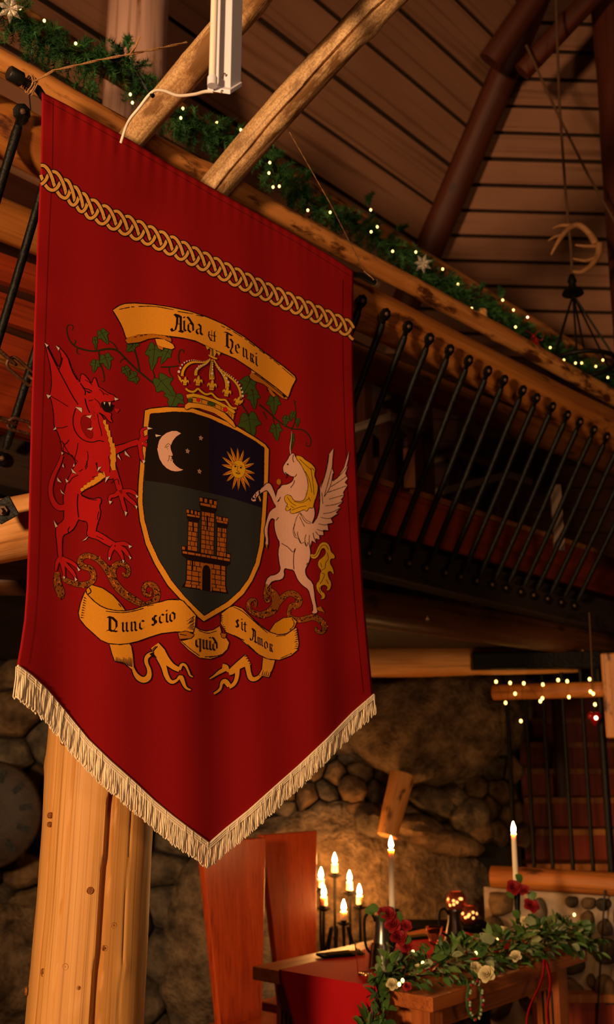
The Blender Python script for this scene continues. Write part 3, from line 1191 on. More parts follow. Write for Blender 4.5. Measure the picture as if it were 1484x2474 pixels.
PC = {'gold': cloth('print_gold', rgb('#d08a14'), .9, sheen=0), 'gold4': cloth('print_braid_gold', rgb('#e0a24c'), .9, sheen=0), 'gold2': cloth('print_gold_light', rgb('#e2962a'), .9, sheen=0), 'gold3': cloth('print_ochre', rgb('#b5690c'), .9, sheen=0), 'yel': cloth('print_yellow', rgb('#d9a01c'), .9, sheen=0),
      'blk': cloth('print_black', rgb('#1c0b08'), .9, sheen=0), 'navy': cloth('print_navy', rgb('#150a24'), .9, sheen=0), 'night': cloth('print_night', rgb('#1d110d'), .9, sheen=0), 'slate': cloth('print_slate', rgb('#2d2c2a'), .9, sheen=0),
      'drag': cloth('print_bright_red', rgb('#bb191b'), .9, sheen=0), 'white': cloth('print_white', rgb('#dfc4b2'), .9, sheen=0), 'flesh': cloth('print_pale_pink', rgb('#dfaa94'), .9, sheen=0),
      'green': cloth('print_green', rgb('#3f5220'), .9, sheen=0), 'vine': cloth('print_vine', rgb('#2c2410'), .9, sheen=0), 'brick': cloth('print_brick', rgb('#a85a14'), .9, sheen=0), 'orange': cloth('print_orange', rgb('#d8701a'), .9, sheen=0),
      'bark': cloth('print_bark', rgb('#8a4a12'), .9, sheen=0), 'ruby': cloth('print_ruby', rgb('#d01826'), .9, sheen=0), 'red': M['banner']}
PCI = {k: i for i, k in enumerate(PC)}
PCM = list(PC.values())
LAY = .00016


class Art:
    """flat printed figure on the cloth: fills and pen lines in photo-frame points"""

    def __init__(s, K=(0, 0, 1)):
        s.mb = MB()
        s.K = K

    def k(s, *K):
        s.K = K
        return s

    def pts(s, p):
        if isinstance(p, str):
            p = [tuple(float(c) for c in t.split(',')) for t in p.split()]
        ox, oy, sc = s.K
        return [(ox + x * sc, oy + y * sc) for x, y in p]

    def raw(s, P2, tris, col, lay):
        q = surf(P2, .0009 + LAY * lay)
        s.mb.add([tuple(v) for v in q], tris, PCI[col], None)

    def fill(s, p, col, lay, raw=False, step=8.0):
        p = p if raw else s.pts(p)
        a = np.array(p)
        lo, hi = a.min(0), a.max(0)
        vin = [Vector((x, y)) for x, y in p]
        n = len(vin)
        # split long edges so that they follow the cloth
        ring = []
        for i in range(n):
            A, B = vin[i], vin[(i + 1) % n]
            m = max(1, int((B - A).length / step))
            for k in range(m):
                ring.append(A.lerp(B, k / m))
        n = len(ring)
        ins = []
        if min(hi - lo) > step:
            for x in np.arange(lo[0] + step * .5, hi[0], step):
                for y in np.arange(lo[1] + step * .5, hi[1], step):
                    ins.append(Vector((x + .01 * y, y + .013 * x)))
        r = delaunay_2d_cdt(ring + ins, [], [list(range(n))], 1, 1e-4)
        if r[2]:
            s.raw([(v.x, v.y) for v in r[0]], [tuple(f) for f in r[2]], col, lay)
        return s

    def line(s, p, w, col, lay, raw=False, w2=None, closed=False, smooth=2, rough=0):
        """pen line in photo px; w..w2 widths"""
        p = p if raw else s.pts(p)
        p = [np.array(q, float) for q in p]
        if closed:
            p = p + [p[0]]
        for _ in range(smooth if len(p) > 2 else 0):
            q = [p[0]]
            for a, b in zip(p[:-1], p[1:]):
                q += [a * .75 + b * .25, a * .25 + b * .75]
            q.append(p[-1])
            p = q
        # resample
        L = [0]
        for a, b in zip(p[:-1], p[1:]):
            L.append(L[-1] + np.linalg.norm(b - a))
        if L[-1] < 1e-6:
            return s
        m = max(2, int(L[-1] / 3.0) + 1)
        t = np.linspace(0, L[-1], m)
        a = np.array(p)
        X, Y = np.interp(t, L, a[:, 0]), np.interp(t, L, a[:, 1])
        P = np.stack([X, Y], 1)
        T = np.gradient(P, axis=0)
        T /= np.maximum(np.linalg.norm(T, axis=1), 1e-6)[:, None]
        Nn = np.stack([-T[:, 1], T[:, 0]], 1)
        ww = np.interp(np.linspace(0, 1, m), [0, 1] if not isinstance(w, (list, tuple)) else np.linspace(0, 1, len(w)), [w, w if w2 is None else w2] if not isinstance(w, (list, tuple)) else w)
        if rough:
            rr = random.Random(int(X[0] * 7 + Y[0]))
            ww = ww * np.array([1 + rough * (rr.random() - .5) for _ in range(m)])
        A, B = P + Nn * ww[:, None] / 2, P - Nn * ww[:, None] / 2
        s.raw(np.concatenate([A, B]), [(i, i + 1, m + i + 1, m + i) for i in range(m - 1)], col, lay)
        return s

    def limb(s, p, w, col, lay, w2=None, o=3.0, raw=False):
        """outlined tapering stroke"""
        if isinstance(w, (list, tuple)):
            s.line(p, [v + o for v in w], 'blk', lay, raw)
            s.line(p, w, col, lay + 1, raw)
        else:
            s.line(p, w + o, 'blk', lay, raw, None if w2 is None else w2 + o)
            s.line(p, w, col, lay + 1, raw, w2)
        return s

    def shape(s, p, col, lay, o=2.4, smooth=0, rough=.5):
        """outlined fill"""
        q = s.pts(p)
        if smooth:
            q = chaikin(q, smooth)
        s.line(q, o * 2, 'blk', lay, True, closed=True, smooth=0, rough=rough)
        s.fill(q, col, lay + 1, True)
        return s

    def ell(s, cx, cy, rx, ry, col, lay, o=0, n=22, rot=0):
        q = [(cx + rx * math.cos(2 * PI * k / n) * math.cos(rot) - ry * math.sin(2 * PI * k / n) * math.sin(rot), cy + rx * math.cos(2 * PI * k / n) * math.sin(rot) + ry * math.sin(2 * PI * k / n) * math.cos(rot)) for k in range(n)]
        if o:
            s.shape(q, col, lay, o)
        else:
            s.fill(q, col, lay)
        return s

    def build(s, name, parent=None, label=None):
        used = sorted(set(s.mb.m))
        s.mb.m = [used.index(i) for i in s.mb.m]
        o = s.mb.build(name, [PCM[i] for i in used], parent or banner, smooth=False)
        if label:
            o['label'] = label
        return o


# ---- hem stitching
A_ = Art()
for off, lay in ((27, 0),):
    A_.line([(interp(LE, y) + off - (y - 222) * .002, y + 14) for y in range(230, 1600, 40)], .9, 'blk', 0, True, smooth=0)
    A_.line([(interp(RE, y) - 26 + (y - 655) * .002, y - 6) for y in range(680, 1690, 40)], .9, 'blk', 0, True, smooth=0)
A_.line([(105, 240), (250, 319), (330, 365), (520, 476), (720, 588), (848, 668)], .9, 'blk', 0, True, smooth=0)
A_.build('hem_stitch')

# ---- braided border
A_ = Art()
cen = [(98, 423), (120, 433), (150, 452), (185, 480), (215, 503), (260, 525), (330, 556), (420, 597), (500, 636), (600, 685), (680, 722), (760, 757), (800, 775), (830, 788), (856, 802)]
cx = np.array([c[0] for c in cen], float)
cy = np.array([c[1] for c in cen], float)
PER = 88.0


def braid(t, k):
    # t in px along x; three strands
    x = 98 + t
    y0 = np.interp(x, cx, cy)
    sc = 1.0 - .28 * t / 757
    ph = 2 * PI * (ph_of(t)) + 2 * PI * k / 3
    return x, y0, sc, ph


tt = np.linspace(0, 757, 1500)
per = PER * (1 - .22 * tt / 757) * np.where((tt > 60) & (tt < 115), .72, 1)
phs = np.concatenate([[0], np.cumsum((tt[1] - tt[0]) / per[:-1])])


def ph_of(t):
    return np.interp(t, tt, phs)


for k in range(3):
    x = 98 + tt
    y0 = np.interp(x, cx, cy)
    sc = 1.0 - .22 * tt / 757
    ph = 2 * PI * phs + 2 * PI * k / 3
    sn = np.sin(ph)
    yy = np.sign(sn) * np.abs(sn) ** .8 * 25.5 * sc
    sk = 9 * np.sin(ph) * 1.0
    # shear along the border so that crossings lean like on the cloth
    px_ = x
    py_ = y0 + yy
    desc = np.cos(ph) > 0
    over = (yy > 0) != desc
    i = 0
    while i < len(tt) - 1:
        j = i
        while j < len(tt) - 1 and over[j] == over[i]:
            j += 1
        pad = 3
        seg = [(px_[q], py_[q]) for q in range(max(0, i - pad), min(len(tt), j + pad), 2)]
        seg = [q for q in seg if 98 <= q[0] <= 854]
        if len(seg) > 2:
            lay = 4 if over[i] else 1
            wid = 7.8 * (1 - .2 * tt[i] / 757)
            A_.line(seg, wid + 4.6, 'blk', lay, True, smooth=0)
            A_.line(seg, wid, 'gold4', lay + 1, True, smooth=0)
        i = max(j, i + 1)
A_.build('braided_border')

# ---- shield
SO = [(350, 992), (362, 988), (400, 984), (462, 986), (510, 1003), (567, 1028), (615, 1057), (640, 1074), (649, 1086), (647, 1158), (642, 1239), (636, 1320), (626, 1365), (609, 1403), (588, 1435), (556, 1464), (492, 1501), (476, 1488), (439, 1451), (405, 1414), (374, 1363), (352, 1315), (338, 1258), (333, 1213), (335, 1165), (341, 1090), (346, 1040)]
SI = [(363, 1001), (420, 996), (462, 998), (505, 1012), (574, 1043), (617, 1068), (637, 1083), (636, 1158), (631, 1239), (625, 1315), (615, 1360), (599, 1397), (578, 1426), (548, 1453), (493, 1486), (482, 1476), (447, 1441), (415, 1402), (385, 1353), (363, 1305), (350, 1255), (345, 1213), (347, 1165), (353, 1090), (358, 1040)]
A_ = Art()
A_.line(SO, 5.5, 'blk', 0, True, closed=True, smooth=0, rough=.4)
A_.fill(SO, 'gold2', 1, True)
A_.line(SI, 3.5, 'blk', 2, True, closed=True, smooth=0, rough=.4)
A_.fill(SI, 'slate', 3, True)
up = [p for p in SI[:8]] + [(632, 1227), (560, 1204), (500, 1190), (448, 1178), (400, 1168), (349, 1161)] + [p for p in SI[-2:]]
A_.fill(up, 'night', 4, True)
A_.fill([(505, 1012), (574, 1043), (617, 1068), (637, 1083), (636, 1158), (632, 1227), (560, 1204), (506, 1191)], 'navy', 5, True)
shield = A_.build('shield')
# moon, stars, sun
MS = (360, 1020, .18868)
A_ = Art(MS)
A_.shape("405,145 350,115 290,115 220,140 160,185 125,240 108,310 110,390 130,470 170,540 220,590 280,622 340,632 400,625 435,610 390,595 340,560 300,512 304,492 294,476 284,466 290,458 278,446 296,430 298,418 288,388 274,350 268,312 280,288 300,240 340,190", 'flesh', 6, .8)
for l in ("197,328 235,268 275,300", "212,332 228,315 247,305", "228,346 240,326 238,340", "250,428 256,462 235,505", "250,432 275,442 288,430", "272,470 292,478", "268,490 285,496 300,490"):
    A_.line(l, 1.1, 'blk', 8)
A_.build('moon', shield)
for cx_, cy_ in ((660, 205), (490, 372), (642, 632)):
    A_ = Art(MS)
    p = []
    for k in range(10):
        a = -PI / 2 + PI * k / 5 + .06
        r = 45 if k % 2 == 0 else 17
        p.append((cx_ + r * .82 * math.cos(a), cy_ + r * math.sin(a) + .15 * r * math.cos(a)))
    A_.shape(p, 'flesh', 6, .6)
    for k in range(0, 10, 2):
        A_.line([(cx_, cy_), p[k]], .7, 'blk', 8)
    A_.build('star', shield)
A_ = Art(MS)
tips = [(1035, 305), (1130, 318), (1213, 342), (1297, 443), (1355, 525), (1362, 660), (1362, 760), (1300, 848), (1245, 900), (1143, 890), (1060, 880), (980, 770), (925, 683), (917, 542), (920, 437), (985, 360)]
for tx, ty in tips:
    dx, dy = tx - 1140, ty - 605
    a = math.atan2(dy / 113, dx / 87)
    b0 = (1140 + 87 * math.cos(a - .21), 605 + 113 * math.sin(a - .21))
    b1 = (1140 + 87 * math.cos(a + .21), 605 + 113 * math.sin(a + .21))
    bm = (1140 + 80 * math.cos(a), 605 + 105 * math.sin(a))
    mid = (bm[0] * .45 + tx * .55, bm[1] * .45 + ty * .55)
    w = .24
    e0 = (b0[0] * .5 + tx * .5 + (b0[0] - b1[0]) * .12, b0[1] * .5 + ty * .5 + (b0[1] - b1[1]) * .12)
    e1 = (b1[0] * .5 + tx * .5 + (b1[0] - b0[0]) * .12, b1[1] * .5 + ty * .5 + (b1[1] - b0[1]) * .12)
    A_.shape([bm, b0, e0, (tx, ty), e1, b1], 'yel', 6, .7)
    A_.fill([bm, (tx, ty), e1, b1], 'orange', 8)
    A_.line([bm, (tx, ty)], .9, 'blk', 9)
A_.ell(1140, 605, 87, 113, 'yel', 9, .7, 30)
for l in ("1072,548 1095,535 1118,545", "1155,560 1172,553 1190,575", "1132,560 1126,600 1115,618 1132,632 1150,628", "1105,650 1135,640 1168,657 1140,672 1105,650", "1105,655 1168,660"):
    A_.line(l, 1.1, 'blk', 11)
A_.ell(1100, 568, 14, 12, 'blk', 11, 0, 10)
A_.ell(1170, 585, 14, 12, 'blk', 11, 0, 10)
A_.build('sun', shield)

# ---- castle
A_ = Art((430, 1190, .10511))
for sil in ("490,95 885,165 885,400 840,480 825,1480 500,1400 525,430 485,320", "180,375 500,430 500,600 455,690 445,1380 200,1340 220,640 190,560", "865,535 1145,575 1140,750 1115,830 1105,1500 870,1470 885,790 865,700",
            "75,1220 1200,1400 1195,1650 1105,1700 1095,2130 1150,2340 70,2175 165,2040 185,1530 80,1440"):
    A_.fill(sil, 'blk', 6)
# slate showing between the towers
A_.fill("465,680 525,690 490,1370 440,1360", 'slate', 7)
A_.fill("845,720 882,725 862,1450 825,1440", 'slate', 7)


def quadpt(q, u, v):
    (ax, ay), (bx, by), (cx_, cy_), (dx, dy) = q      # TL TR BR BL
    return ((ax * (1 - u) + bx * u) * (1 - v) + (dx * (1 - u) + cx_ * u) * v, (ay * (1 - u) + by * u) * (1 - v) + (dy * (1 - u) + cy_ * u) * v)


def bricks(q, rows, cols, seed, g=.10):
    rng = random.Random(seed)
    for r in range(rows):
        cuts = [0.0]
        x = rng.uniform(.5, 1.0) / cols
        while x < .93:
            cuts.append(x)
            x += rng.uniform(.7, 1.35) / cols
        cuts.append(1.0)
        v0, v1 = (r + g * .9) / rows, (r + 1 - g * .6) / rows
        for a, b in zip(cuts[:-1], cuts[1:]):
            e = g * .32 / cols * 2
            A_.fill([quadpt(q, a + e, v0), quadpt(q, b - e, v0), quadpt(q, b - e, v1), quadpt(q, a + e, v1)], 'brick', 8)


bricks(((535, 430), (830, 480), (812, 1440), (512, 1390)), 9, 2.6, 1)
bricks(((230, 660), (450, 695), (432, 1360), (208, 1325)), 6, 2.2, 2)
bricks(((898, 795), (1108, 828), (1093, 1490), (880, 1455)), 6, 2.2, 3)
bricks(((200, 1545), (1085, 1690), (1080, 2150), (185, 2010)), 4, 7, 4)
bricks(((175, 2020), (1085, 2150), (1110, 2300), (140, 2165)), 2, 6, 5)
bricks(((90, 1340), (1190, 1525), (1190, 1590), (90, 1400)), 1, 8, 6)
bricks(((497, 235), (876, 300), (876, 370), (500, 290)), 1, 1.01, 7, .04)
bricks(((192, 492), (495, 542), (495, 588), (195, 540)), 1, 1.01, 7, .04)
bricks(((872, 632), (1132, 682), (1132, 728), (875, 680)), 1, 1.01, 7, .04)
for (x0, y0, x1, y1) in ((492, 118, 555, 208), (600, 142, 660, 235), (715, 165, 775, 260), (820, 195, 880, 285), (190, 392, 245, 470), (287, 408, 335, 488), (375, 428, 422, 512), (450, 448, 492, 525), (870, 545, 915, 620), (925, 560, 985, 640), (1028, 578, 1080, 660), (1090, 590, 1138, 668), (85, 1240, 150, 1315), (1115, 1415, 1185, 1495)):
    A_.fill([(x0, y0), (x1, y0 + 10), (x1, y1 + 6), (x0, y1 - 6)], 'brick', 8)
for sl in ("645,530 682,536 680,865 645,858", "325,690 352,694 350,905 322,900", "985,820 1012,824 1008,1045 982,1040", "305,1555 340,1560 336,1790 303,1782", "960,1665 988,1670 984,1885 957,1880"):
    A_.fill(sl, 'blk', 9)
A_.fill("512,2235 528,1750 560,1660 620,1620 690,1640 745,1710 768,1800 762,2272", 'brick', 9)
A_.fill("543,2240 550,1780 580,1695 640,1662 700,1700 735,1780 733,2268", 'blk', 10)
A_.build('castle', shield)
# ---- dragon
A_ = Art((80, 700, .28302))
D = 0
wing = "103,455 128,500 165,575 215,675 238,630 245,585 232,530 197,480 215,488 262,540 300,600 325,690 372,765 410,800 440,900 470,1000 480,1100 440,1200 500,1290 520,1430 250,1398 238,1290 208,1205 182,1180 178,1060 160,950 140,905 155,860 160,780 150,660 122,545"
head = "400,795 408,720 435,728 470,770 498,812 522,742 542,790 552,832 590,850 612,868 645,890 690,903 703,928 690,946 650,958 600,952 574,968 584,1008 610,1045 650,1050 668,1062 655,1092 682,1140 640,1118 615,1078 572,1050 540,1045 560,1100 500,1120 440,1000 420,860"
torso = "440,840 545,1040 592,1085 620,1160 648,1230 668,1290 695,1340 702,1410 694,1500 690,1540 700,1600 660,1620 560,1600 480,1560 400,1530 370,1480 330,1400 280,1390 400,1250 500,1290 500,1200 480,1100"
for sh in (wing, head, torso):
    A_.line(sh, 4.4, 'blk', D, closed=True, smooth=1, rough=.5)
for sh in (wing, head, torso):
    A_.fill(chaikin(A_.pts(sh), 1), 'drag', D + 1, True)
# upper arm and claws
A_.line("690,1375 760,1348 830,1318 900,1300 930,1300", [24, 20, 15, 17, 18], 'blk', D)
A_.line("660,1385 760,1348 830,1318 900,1300 930,1300", [21, 16, 11.5, 13.5, 14], 'drag', D + 1)
for p, w in (("915,1300 932,1250 918,1205 952,1180 985,1185", [11, 8, 8, 6, 2]), ("930,1290 965,1262 1010,1252 1055,1244", [10, 8, 9, 4]), ("935,1310 980,1335 1030,1355 1075,1375", [10, 8, 9, 4]), ("910,1320 915,1390 925,1440 938,1475", [11, 8, 9, 4])):
    A_.limb(p, w, 'drag', D + 2)
for p in ("970,1172 1018,1186 975,1195", "1040,1236 1092,1246 1046,1258", "1056,1352 1098,1392 1062,1384", "930,1452 955,1462 938,1492", "722,1400 748,1458 716,1425", "778,1372 826,1432 782,1408", "95,455 128,476 112,492", "190,478 224,498 214,522", "110,895 150,905 124,930", "165,1200 190,1172 196,1192", "238,1385 256,1395 240,1412",
          "690,918 728,936 696,948", "446,1080 498,1072 484,1100", "454,1190 508,1176 494,1202", "356,1002 412,1010 416,1052 390,1030", "638,962 660,962 652,998", "598,960 615,962 606,985"):
    A_.shape(p, 'white', D + 5, .8)
# open mouth, tongue, eye, loop behind the neck
A_.fill("578,966 610,960 690,985 668,1040 618,1042 588,1010", 'blk', D + 2)
A_.shape("690,1010 738,1020 712,1055 696,1035", 'drag', D + 3, .8)
A_.shape("412,1092 440,1068 478,1085 492,1130 482,1180 508,1220 502,1268 462,1262 420,1200 404,1135", 'red', D + 2, .9)
A_.fill("440,858 500,878 470,884", 'blk', D + 3)
for i, (a, b, c, d_) in enumerate(((598, 1112, 618, 1160), (612, 1150, 640, 1210), (630, 1200, 655, 1265), (642, 1258, 672, 1320), (654, 1310, 692, 1360), (660, 1350, 700, 1412), (656, 1405, 702, 1470), (660, 1462, 698, 1540))):
    A_.shape([(a, b), (c, b + 2), (c + 4, d_), (a + 14, d_ + 4), (a - 4, (b + d_) / 2)], 'gold2', D + 3, .6)
for l, w in (("108,470 215,688 270,790 330,905 380,980", 2.2), ("215,685 242,620 246,580", 1.8), ("140,905 220,950 295,998", 1.6), ("182,1180 240,1182 290,1165", 1.6), ("238,1290 270,1330 305,1280", 1.2), ("360,1015 335,1090 340,1180 380,1250 440,1295 510,1305 560,1285 600,1298", 2.2),
             ("440,930 455,1000 480,1050", 2.6), ("300,610 330,700 372,770", 1.4), ("470,950 510,940", 1.4), ("545,1060 560,1150 580,1210 582,1250", 1.5), ("420,840 470,850 500,870", 2.2), ("560,850 590,870 600,900", 1.6), ("590,880 640,900", 1.4), ("380,1310 370,1380 350,1440", 1.4), ("460,1380 470,1440 440,1520", 1.4),
             ("240,1290 300,1400 380,1470", 1.4), ("255,1380 250,1340 300,1290", 1.2), ("400,800 445,860 440,900", 2.6), ("500,815 480,790 440,770", 1.4), ("640,1420 655,1500 650,1560", 1.3), ("530,1480 550,1530 600,1580", 1.4), ("520,930 560,960 578,1010", 1.6)):
    A_.line(l, w, 'blk', D + 4)
for k in range(9):
    A_.line([(305 + k * 9, 640 + k * 18), (322 + k * 9, 645 + k * 18)], 1.0, 'blk', D + 4)
# lower half
A_.k(80, 1100, .28302)
A_.line("265,445 215,452 170,405 145,330 148,250 175,165 220,80 245,5", [17, 16, 14, 13, 13, 12, 11, 9], 'blk', D)
A_.line("265,445 215,452 170,405 145,330 148,250 175,165 220,80 245,5", [14, 13, 11, 10, 10, 9, 8, 6], 'drag', D + 1)
hips = "370,60 320,160 292,220 272,290 258,350 262,440 265,520 258,560 200,600 192,650 205,760 215,880 245,885 242,760 250,680 300,662 350,620 385,540 400,555 462,562 470,620 455,672 480,700 545,715 600,750 660,782 700,770 720,745 690,742 600,680 545,650 530,655 540,600 575,500 560,430 578,400 575,362 500,380 410,345 400,318 480,275 560,235 625,180 660,120 640,20 480,0"
A_.line(hips, 4.4, 'blk', D, closed=True, smooth=1, rough=.5)
A_.fill(chaikin(A_.pts(hips), 1), 'drag', D + 1, True)
A_.line("640,20 680,120 715,210 740,300", [26, 22, 17, 17], 'blk', D)
A_.line("630,0 675,110 715,210 740,300", [23, 18, 13.5, 14], 'drag', D + 1)
for p, w in (("735,310 700,345 650,350 648,395", [12, 9, 8, 4]), ("745,330 760,400 775,450 790,500", [11, 8, 9, 4]), ("760,320 820,380 860,410 885,450", [11, 8, 9, 4]), ("760,310 820,300 860,320 890,352", [10, 8, 9, 4]),
             ("700,765 760,750 800,762 830,785", [11, 9, 9, 4]), ("705,780 770,795 800,840 830,878", [11, 9, 9, 4]), ("700,785 745,830 768,905", [11, 9, 4]), ("690,775 655,820 648,888", [11, 9, 4]),
             ("228,880 200,915 192,985", [11, 8, 4]), ("232,885 255,950 264,1040", [10, 8, 4]), ("236,885 290,950 345,1010 362,1058", [10, 8, 9, 4]), ("240,880 310,905 355,935 388,975", [10, 8, 8, 4])):
    A_.limb(p, w, 'drag', D + 2)
for p in ("642,388 672,395 652,420", "776,478 802,488 786,520", "864,425 888,435 880,462", "870,335 898,352 880,368", "812,765 842,778 816,795", "812,855 836,875 824,890", "756,890 776,900 766,925", "640,868 655,875 645,900", "250,1030 272,1040 262,1060", "350,1040 374,1062 356,1076", "372,950 400,980 382,990",
          "252,70 262,108 246,95", "345,68 352,92 336,100", "322,112 370,160 332,148", "202,188 240,235 206,222", "272,198 300,222 282,236", "228,292 268,338 238,322", "172,556 206,606 188,618", "415,735 470,690 448,720", "545,140 552,105 582,98", "612,235 618,190 652,178"):
    A_.shape(p, 'white', D + 5, .8)
for i, (x, y) in enumerate(((582, 175), (548, 205), (512, 232), (478, 250), (446, 270), (418, 292))):
    s_ = 1 - i * .1
    A_.shape([(x - 28 * s_, y - 20 * s_), (x + 22 * s_, y - 34 * s_), (x + 34 * s_, y + 10 * s_), (x - 6 * s_, y + 36 * s_), (x - 34 * s_, y + 20 * s_)], 'gold2', D + 3, .7)
for l, w in (("380,330 372,420 385,530", 2.4), ("300,662 290,640 310,610", 1.8), ("300,240 330,190 380,170", 1.6), ("560,480 545,520 548,550", 1.6), ("410,345 480,378 540,382", 1.6), ("455,50 460,100 440,120", 1.6), ("500,190 530,180", 1.6), ("660,240 720,190 730,250", 1.4), ("390,140 420,120", 1.6), ("535,690 600,720", 1.4), ("540,60 545,140 600,150", 1.6)):
    A_.line(l, w, 'blk', D + 4)
A_.build('dragon')

# ---- unicorn
A_ = Art((480, 1050, .26954))
body = "815,185 848,165 864,205 900,240 935,300 965,370 985,430 990,500 1000,600 1030,650 1040,720 1010,800 985,900 985,980 1000,1060 990,1130 965,1180 948,1215 960,1275 1020,1330 1030,1400 1038,1480 1052,1550 1065,1600 1010,1605 1030,1560 1000,1450 985,1390 930,1352 888,1305 868,1255 850,1212 800,1205 770,1195 757,1222 765,1262 742,1300 660,1310 632,1342 608,1380 592,1345 622,1272 700,1256 736,1212 722,1150 710,1050 730,972 700,920 680,845 676,780 692,748 690,650 682,600 690,560 708,492 740,455 800,448 842,420 855,378 820,372 790,348 772,358 758,335 754,292 770,262 800,222"
fore1 = "690,560 668,500 642,442 608,435 580,470 520,510 495,540 465,580 480,600 512,598 508,570 545,530 600,497 622,508 650,562 672,612 690,640"
fore2 = "700,645 645,680 622,720 602,800 586,850 592,900 603,940 594,985 610,1032 622,965 612,870 622,790 652,742 692,772 710,735"
wingU = "905,700 960,770 1020,800 1060,750 1080,640 1082,480 1130,380 1165,180 1205,125 1196,220 1190,300 1205,340 1185,420 1240,395 1300,300 1345,150 1338,220 1320,290 1335,285 1310,350 1332,395 1305,430 1330,455 1290,520 1300,545 1270,585 1290,600 1240,645 1268,655 1225,700 1245,712 1180,750 1198,792 1150,800 1158,858 1110,855 1115,902 1075,900 1080,940 1040,930 1050,972 1010,950 1000,1005 975,960 965,1005 945,960 915,978 890,930 860,920 843,862 860,800 880,740"
for sh in (body, fore1, fore2):
    A_.line(sh, 4.0, 'blk', 4, closed=True, smooth=1, rough=.4)
for sh in (body, fore1, fore2):
    A_.fill(chaikin(A_.pts(sh), 1), 'flesh', 5, True)
A_.line(wingU, 2.6, 'blk', 6, closed=True, smooth=0, rough=.4)
A_.fill(wingU, 'flesh', 7)
for l in ("1165,580 1240,560 1300,542", "1130,640 1220,630 1288,600", "1112,710 1190,700 1264,660", "1090,742 1170,760 1240,712", "1072,800 1130,815 1196,793", "1058,850 1110,870 1156,860", "1045,870 1070,905 1112,904", "1022,880 1030,930 1050,968", "990,900 985,950 1000,1000", "960,895 945,940 962,1000", "885,870 880,900 915,975",
          "1180,470 1260,420 1328,370", "1200,420 1270,360 1330,290", "1165,180 1150,290 1120,400 1090,480", "1190,300 1160,420 1120,560", "1200,350 1180,470 1125,555", "1082,480 1085,600 1070,730 1020,798", "905,705 950,790 1000,800", "900,735 945,825", "860,800 845,850 870,915", "1150,520 1240,490 1320,460", "1100,520 1110,620"):
    A_.line(l, 1.5, 'blk', 8, rough=.5)
mane = "868,188 920,198 950,230 1000,258 1045,308 1028,360 1050,420 1066,470 1050,560 1030,600 1020,662 985,650 965,690 940,668 900,690 830,712 815,690 830,652 790,692 774,662 800,622 780,612 764,570 785,540 822,550 845,595 900,606 945,592 965,542 982,470 975,392 940,312 905,250 878,222"
A_.shape(mane, 'yel', 8, 1.5, 1)
for l in ("900,220 960,280 1010,320", "950,330 990,400 1010,520", "1000,300 1020,420 1030,540", "850,600 920,620 990,570", "790,560 820,610 870,640", "830,680 900,650 960,640", "980,560 1000,600", "1040,330 1010,300", "820,640 850,660", "780,640 800,655"):
    A_.line(l, 1.3, 'blk', 10)
tail = "1000,1068 1040,1082 1062,1020 1092,970 1140,964 1172,1000 1180,1050 1216,1082 1216,1112 1180,1110 1170,1150 1200,1200 1212,1260 1180,1220 1150,1232 1162,1290 1188,1330 1175,1392 1138,1400 1158,1372 1130,1342 1086,1360 1092,1400 1132,1430 1126,1472 1084,1475 1112,1455 1060,1400 1050,1340 1082,1310 1086,1250 1102,1220 1066,1180 1070,1130 1112,1100 1142,1060 1126,1015 1096,1022 1072,1090 1040,1116 1004,1106"
A_.shape(tail, 'yel', 4, 1.3, 1)
for l in ("1010,1088 1045,1095 1075,1040 1100,990 1140,990 1160,1030", "1150,1060 1165,1120 1130,1150 1135,1200 1100,1215", "1090,1150 1100,1190", "1100,1240 1130,1250 1110,1300 1085,1340", "1140,1300 1160,1340", "1075,1370 1090,1420"):
    A_.line(l, 1.3, 'blk', 6)
A_.line("822,180 812,120 826,60 832,-40", 3.2, 'blk', 6, w2=1.2)
A_.line("822,175 814,120 826,60 832,-30", 2.0, 'white', 7, w2=.6)
A_.ell(715, 425, 22, 28, 'gold3', 6, .8, 9)
A_.shape("540,545 556,590 548,604 530,560", 'yel', 7, .8)
A_.shape("596,985 616,985 608,1032", 'gold3', 7, .6)
A_.shape("595,1345 615,1340 608,1382 598,1380", 'gold3', 7, .6)
A_.shape("1052,1555 1090,1540 1128,1600 1100,1585 1070,1580", 'gold3', 7, .8)
for l in ("786,268 800,258 796,275", "768,340 790,350 790,380 775,390", "835,378 860,382 876,355", "855,410 850,440 820,478", "708,492 735,465", "700,605 720,580", "738,975 800,1010 845,1065 862,1020", "850,1065 845,1140 850,1210", "864,1020 850,1070", "960,1170 975,1150", "690,770 712,742", "730,560 712,600", "845,180 838,225 850,250", "775,345 765,352"):
    A_.line(l, 1.6, 'blk', 8)
A_.ell(795, 268, 8, 8, 'blk', 8, 0, 8)
A_.build('unicorn')

# ---- scroll branches under the beasts
def bark(A, p, w, lay, seed, raw=False):
    A.limb(p, w, 'bark', lay, o=2.6, raw=raw)
    rng = random.Random(seed)
    q = [np.array(v) for v in A.pts(p)]
    for _ in range(2):
        n = [q[0]]
        for a, b in zip(q[:-1], q[1:]):
            n += [a * .75 + b * .25, a * .25 + b * .75]
        q = n + [q[-1]]
    for i in range(len(q) - 1):
        d = q[i + 1] - q[i]
        L = np.linalg.norm(d)
        if L < 1e-3:
            continue
        d = d / L
        nn = np.array([-d[1], d[0]])
        ww = np.interp(i / len(q), np.linspace(0, 1, len(w)), w) / 2
        for _ in range(max(1, int(L / 1.6))):
            c = q[i] + d * rng.uniform(0, L) + nn * rng.uniform(-.8, .8) * ww
            e = c + (d * rng.uniform(-1, 1) + nn * rng.uniform(-.7, .7)) * ww * .7
            A.line([tuple(c), tuple(e)], rng.uniform(1.2, 2.8), rng.choice(['blk', 'blk', 'blk', 'orange']), lay + 2, True)


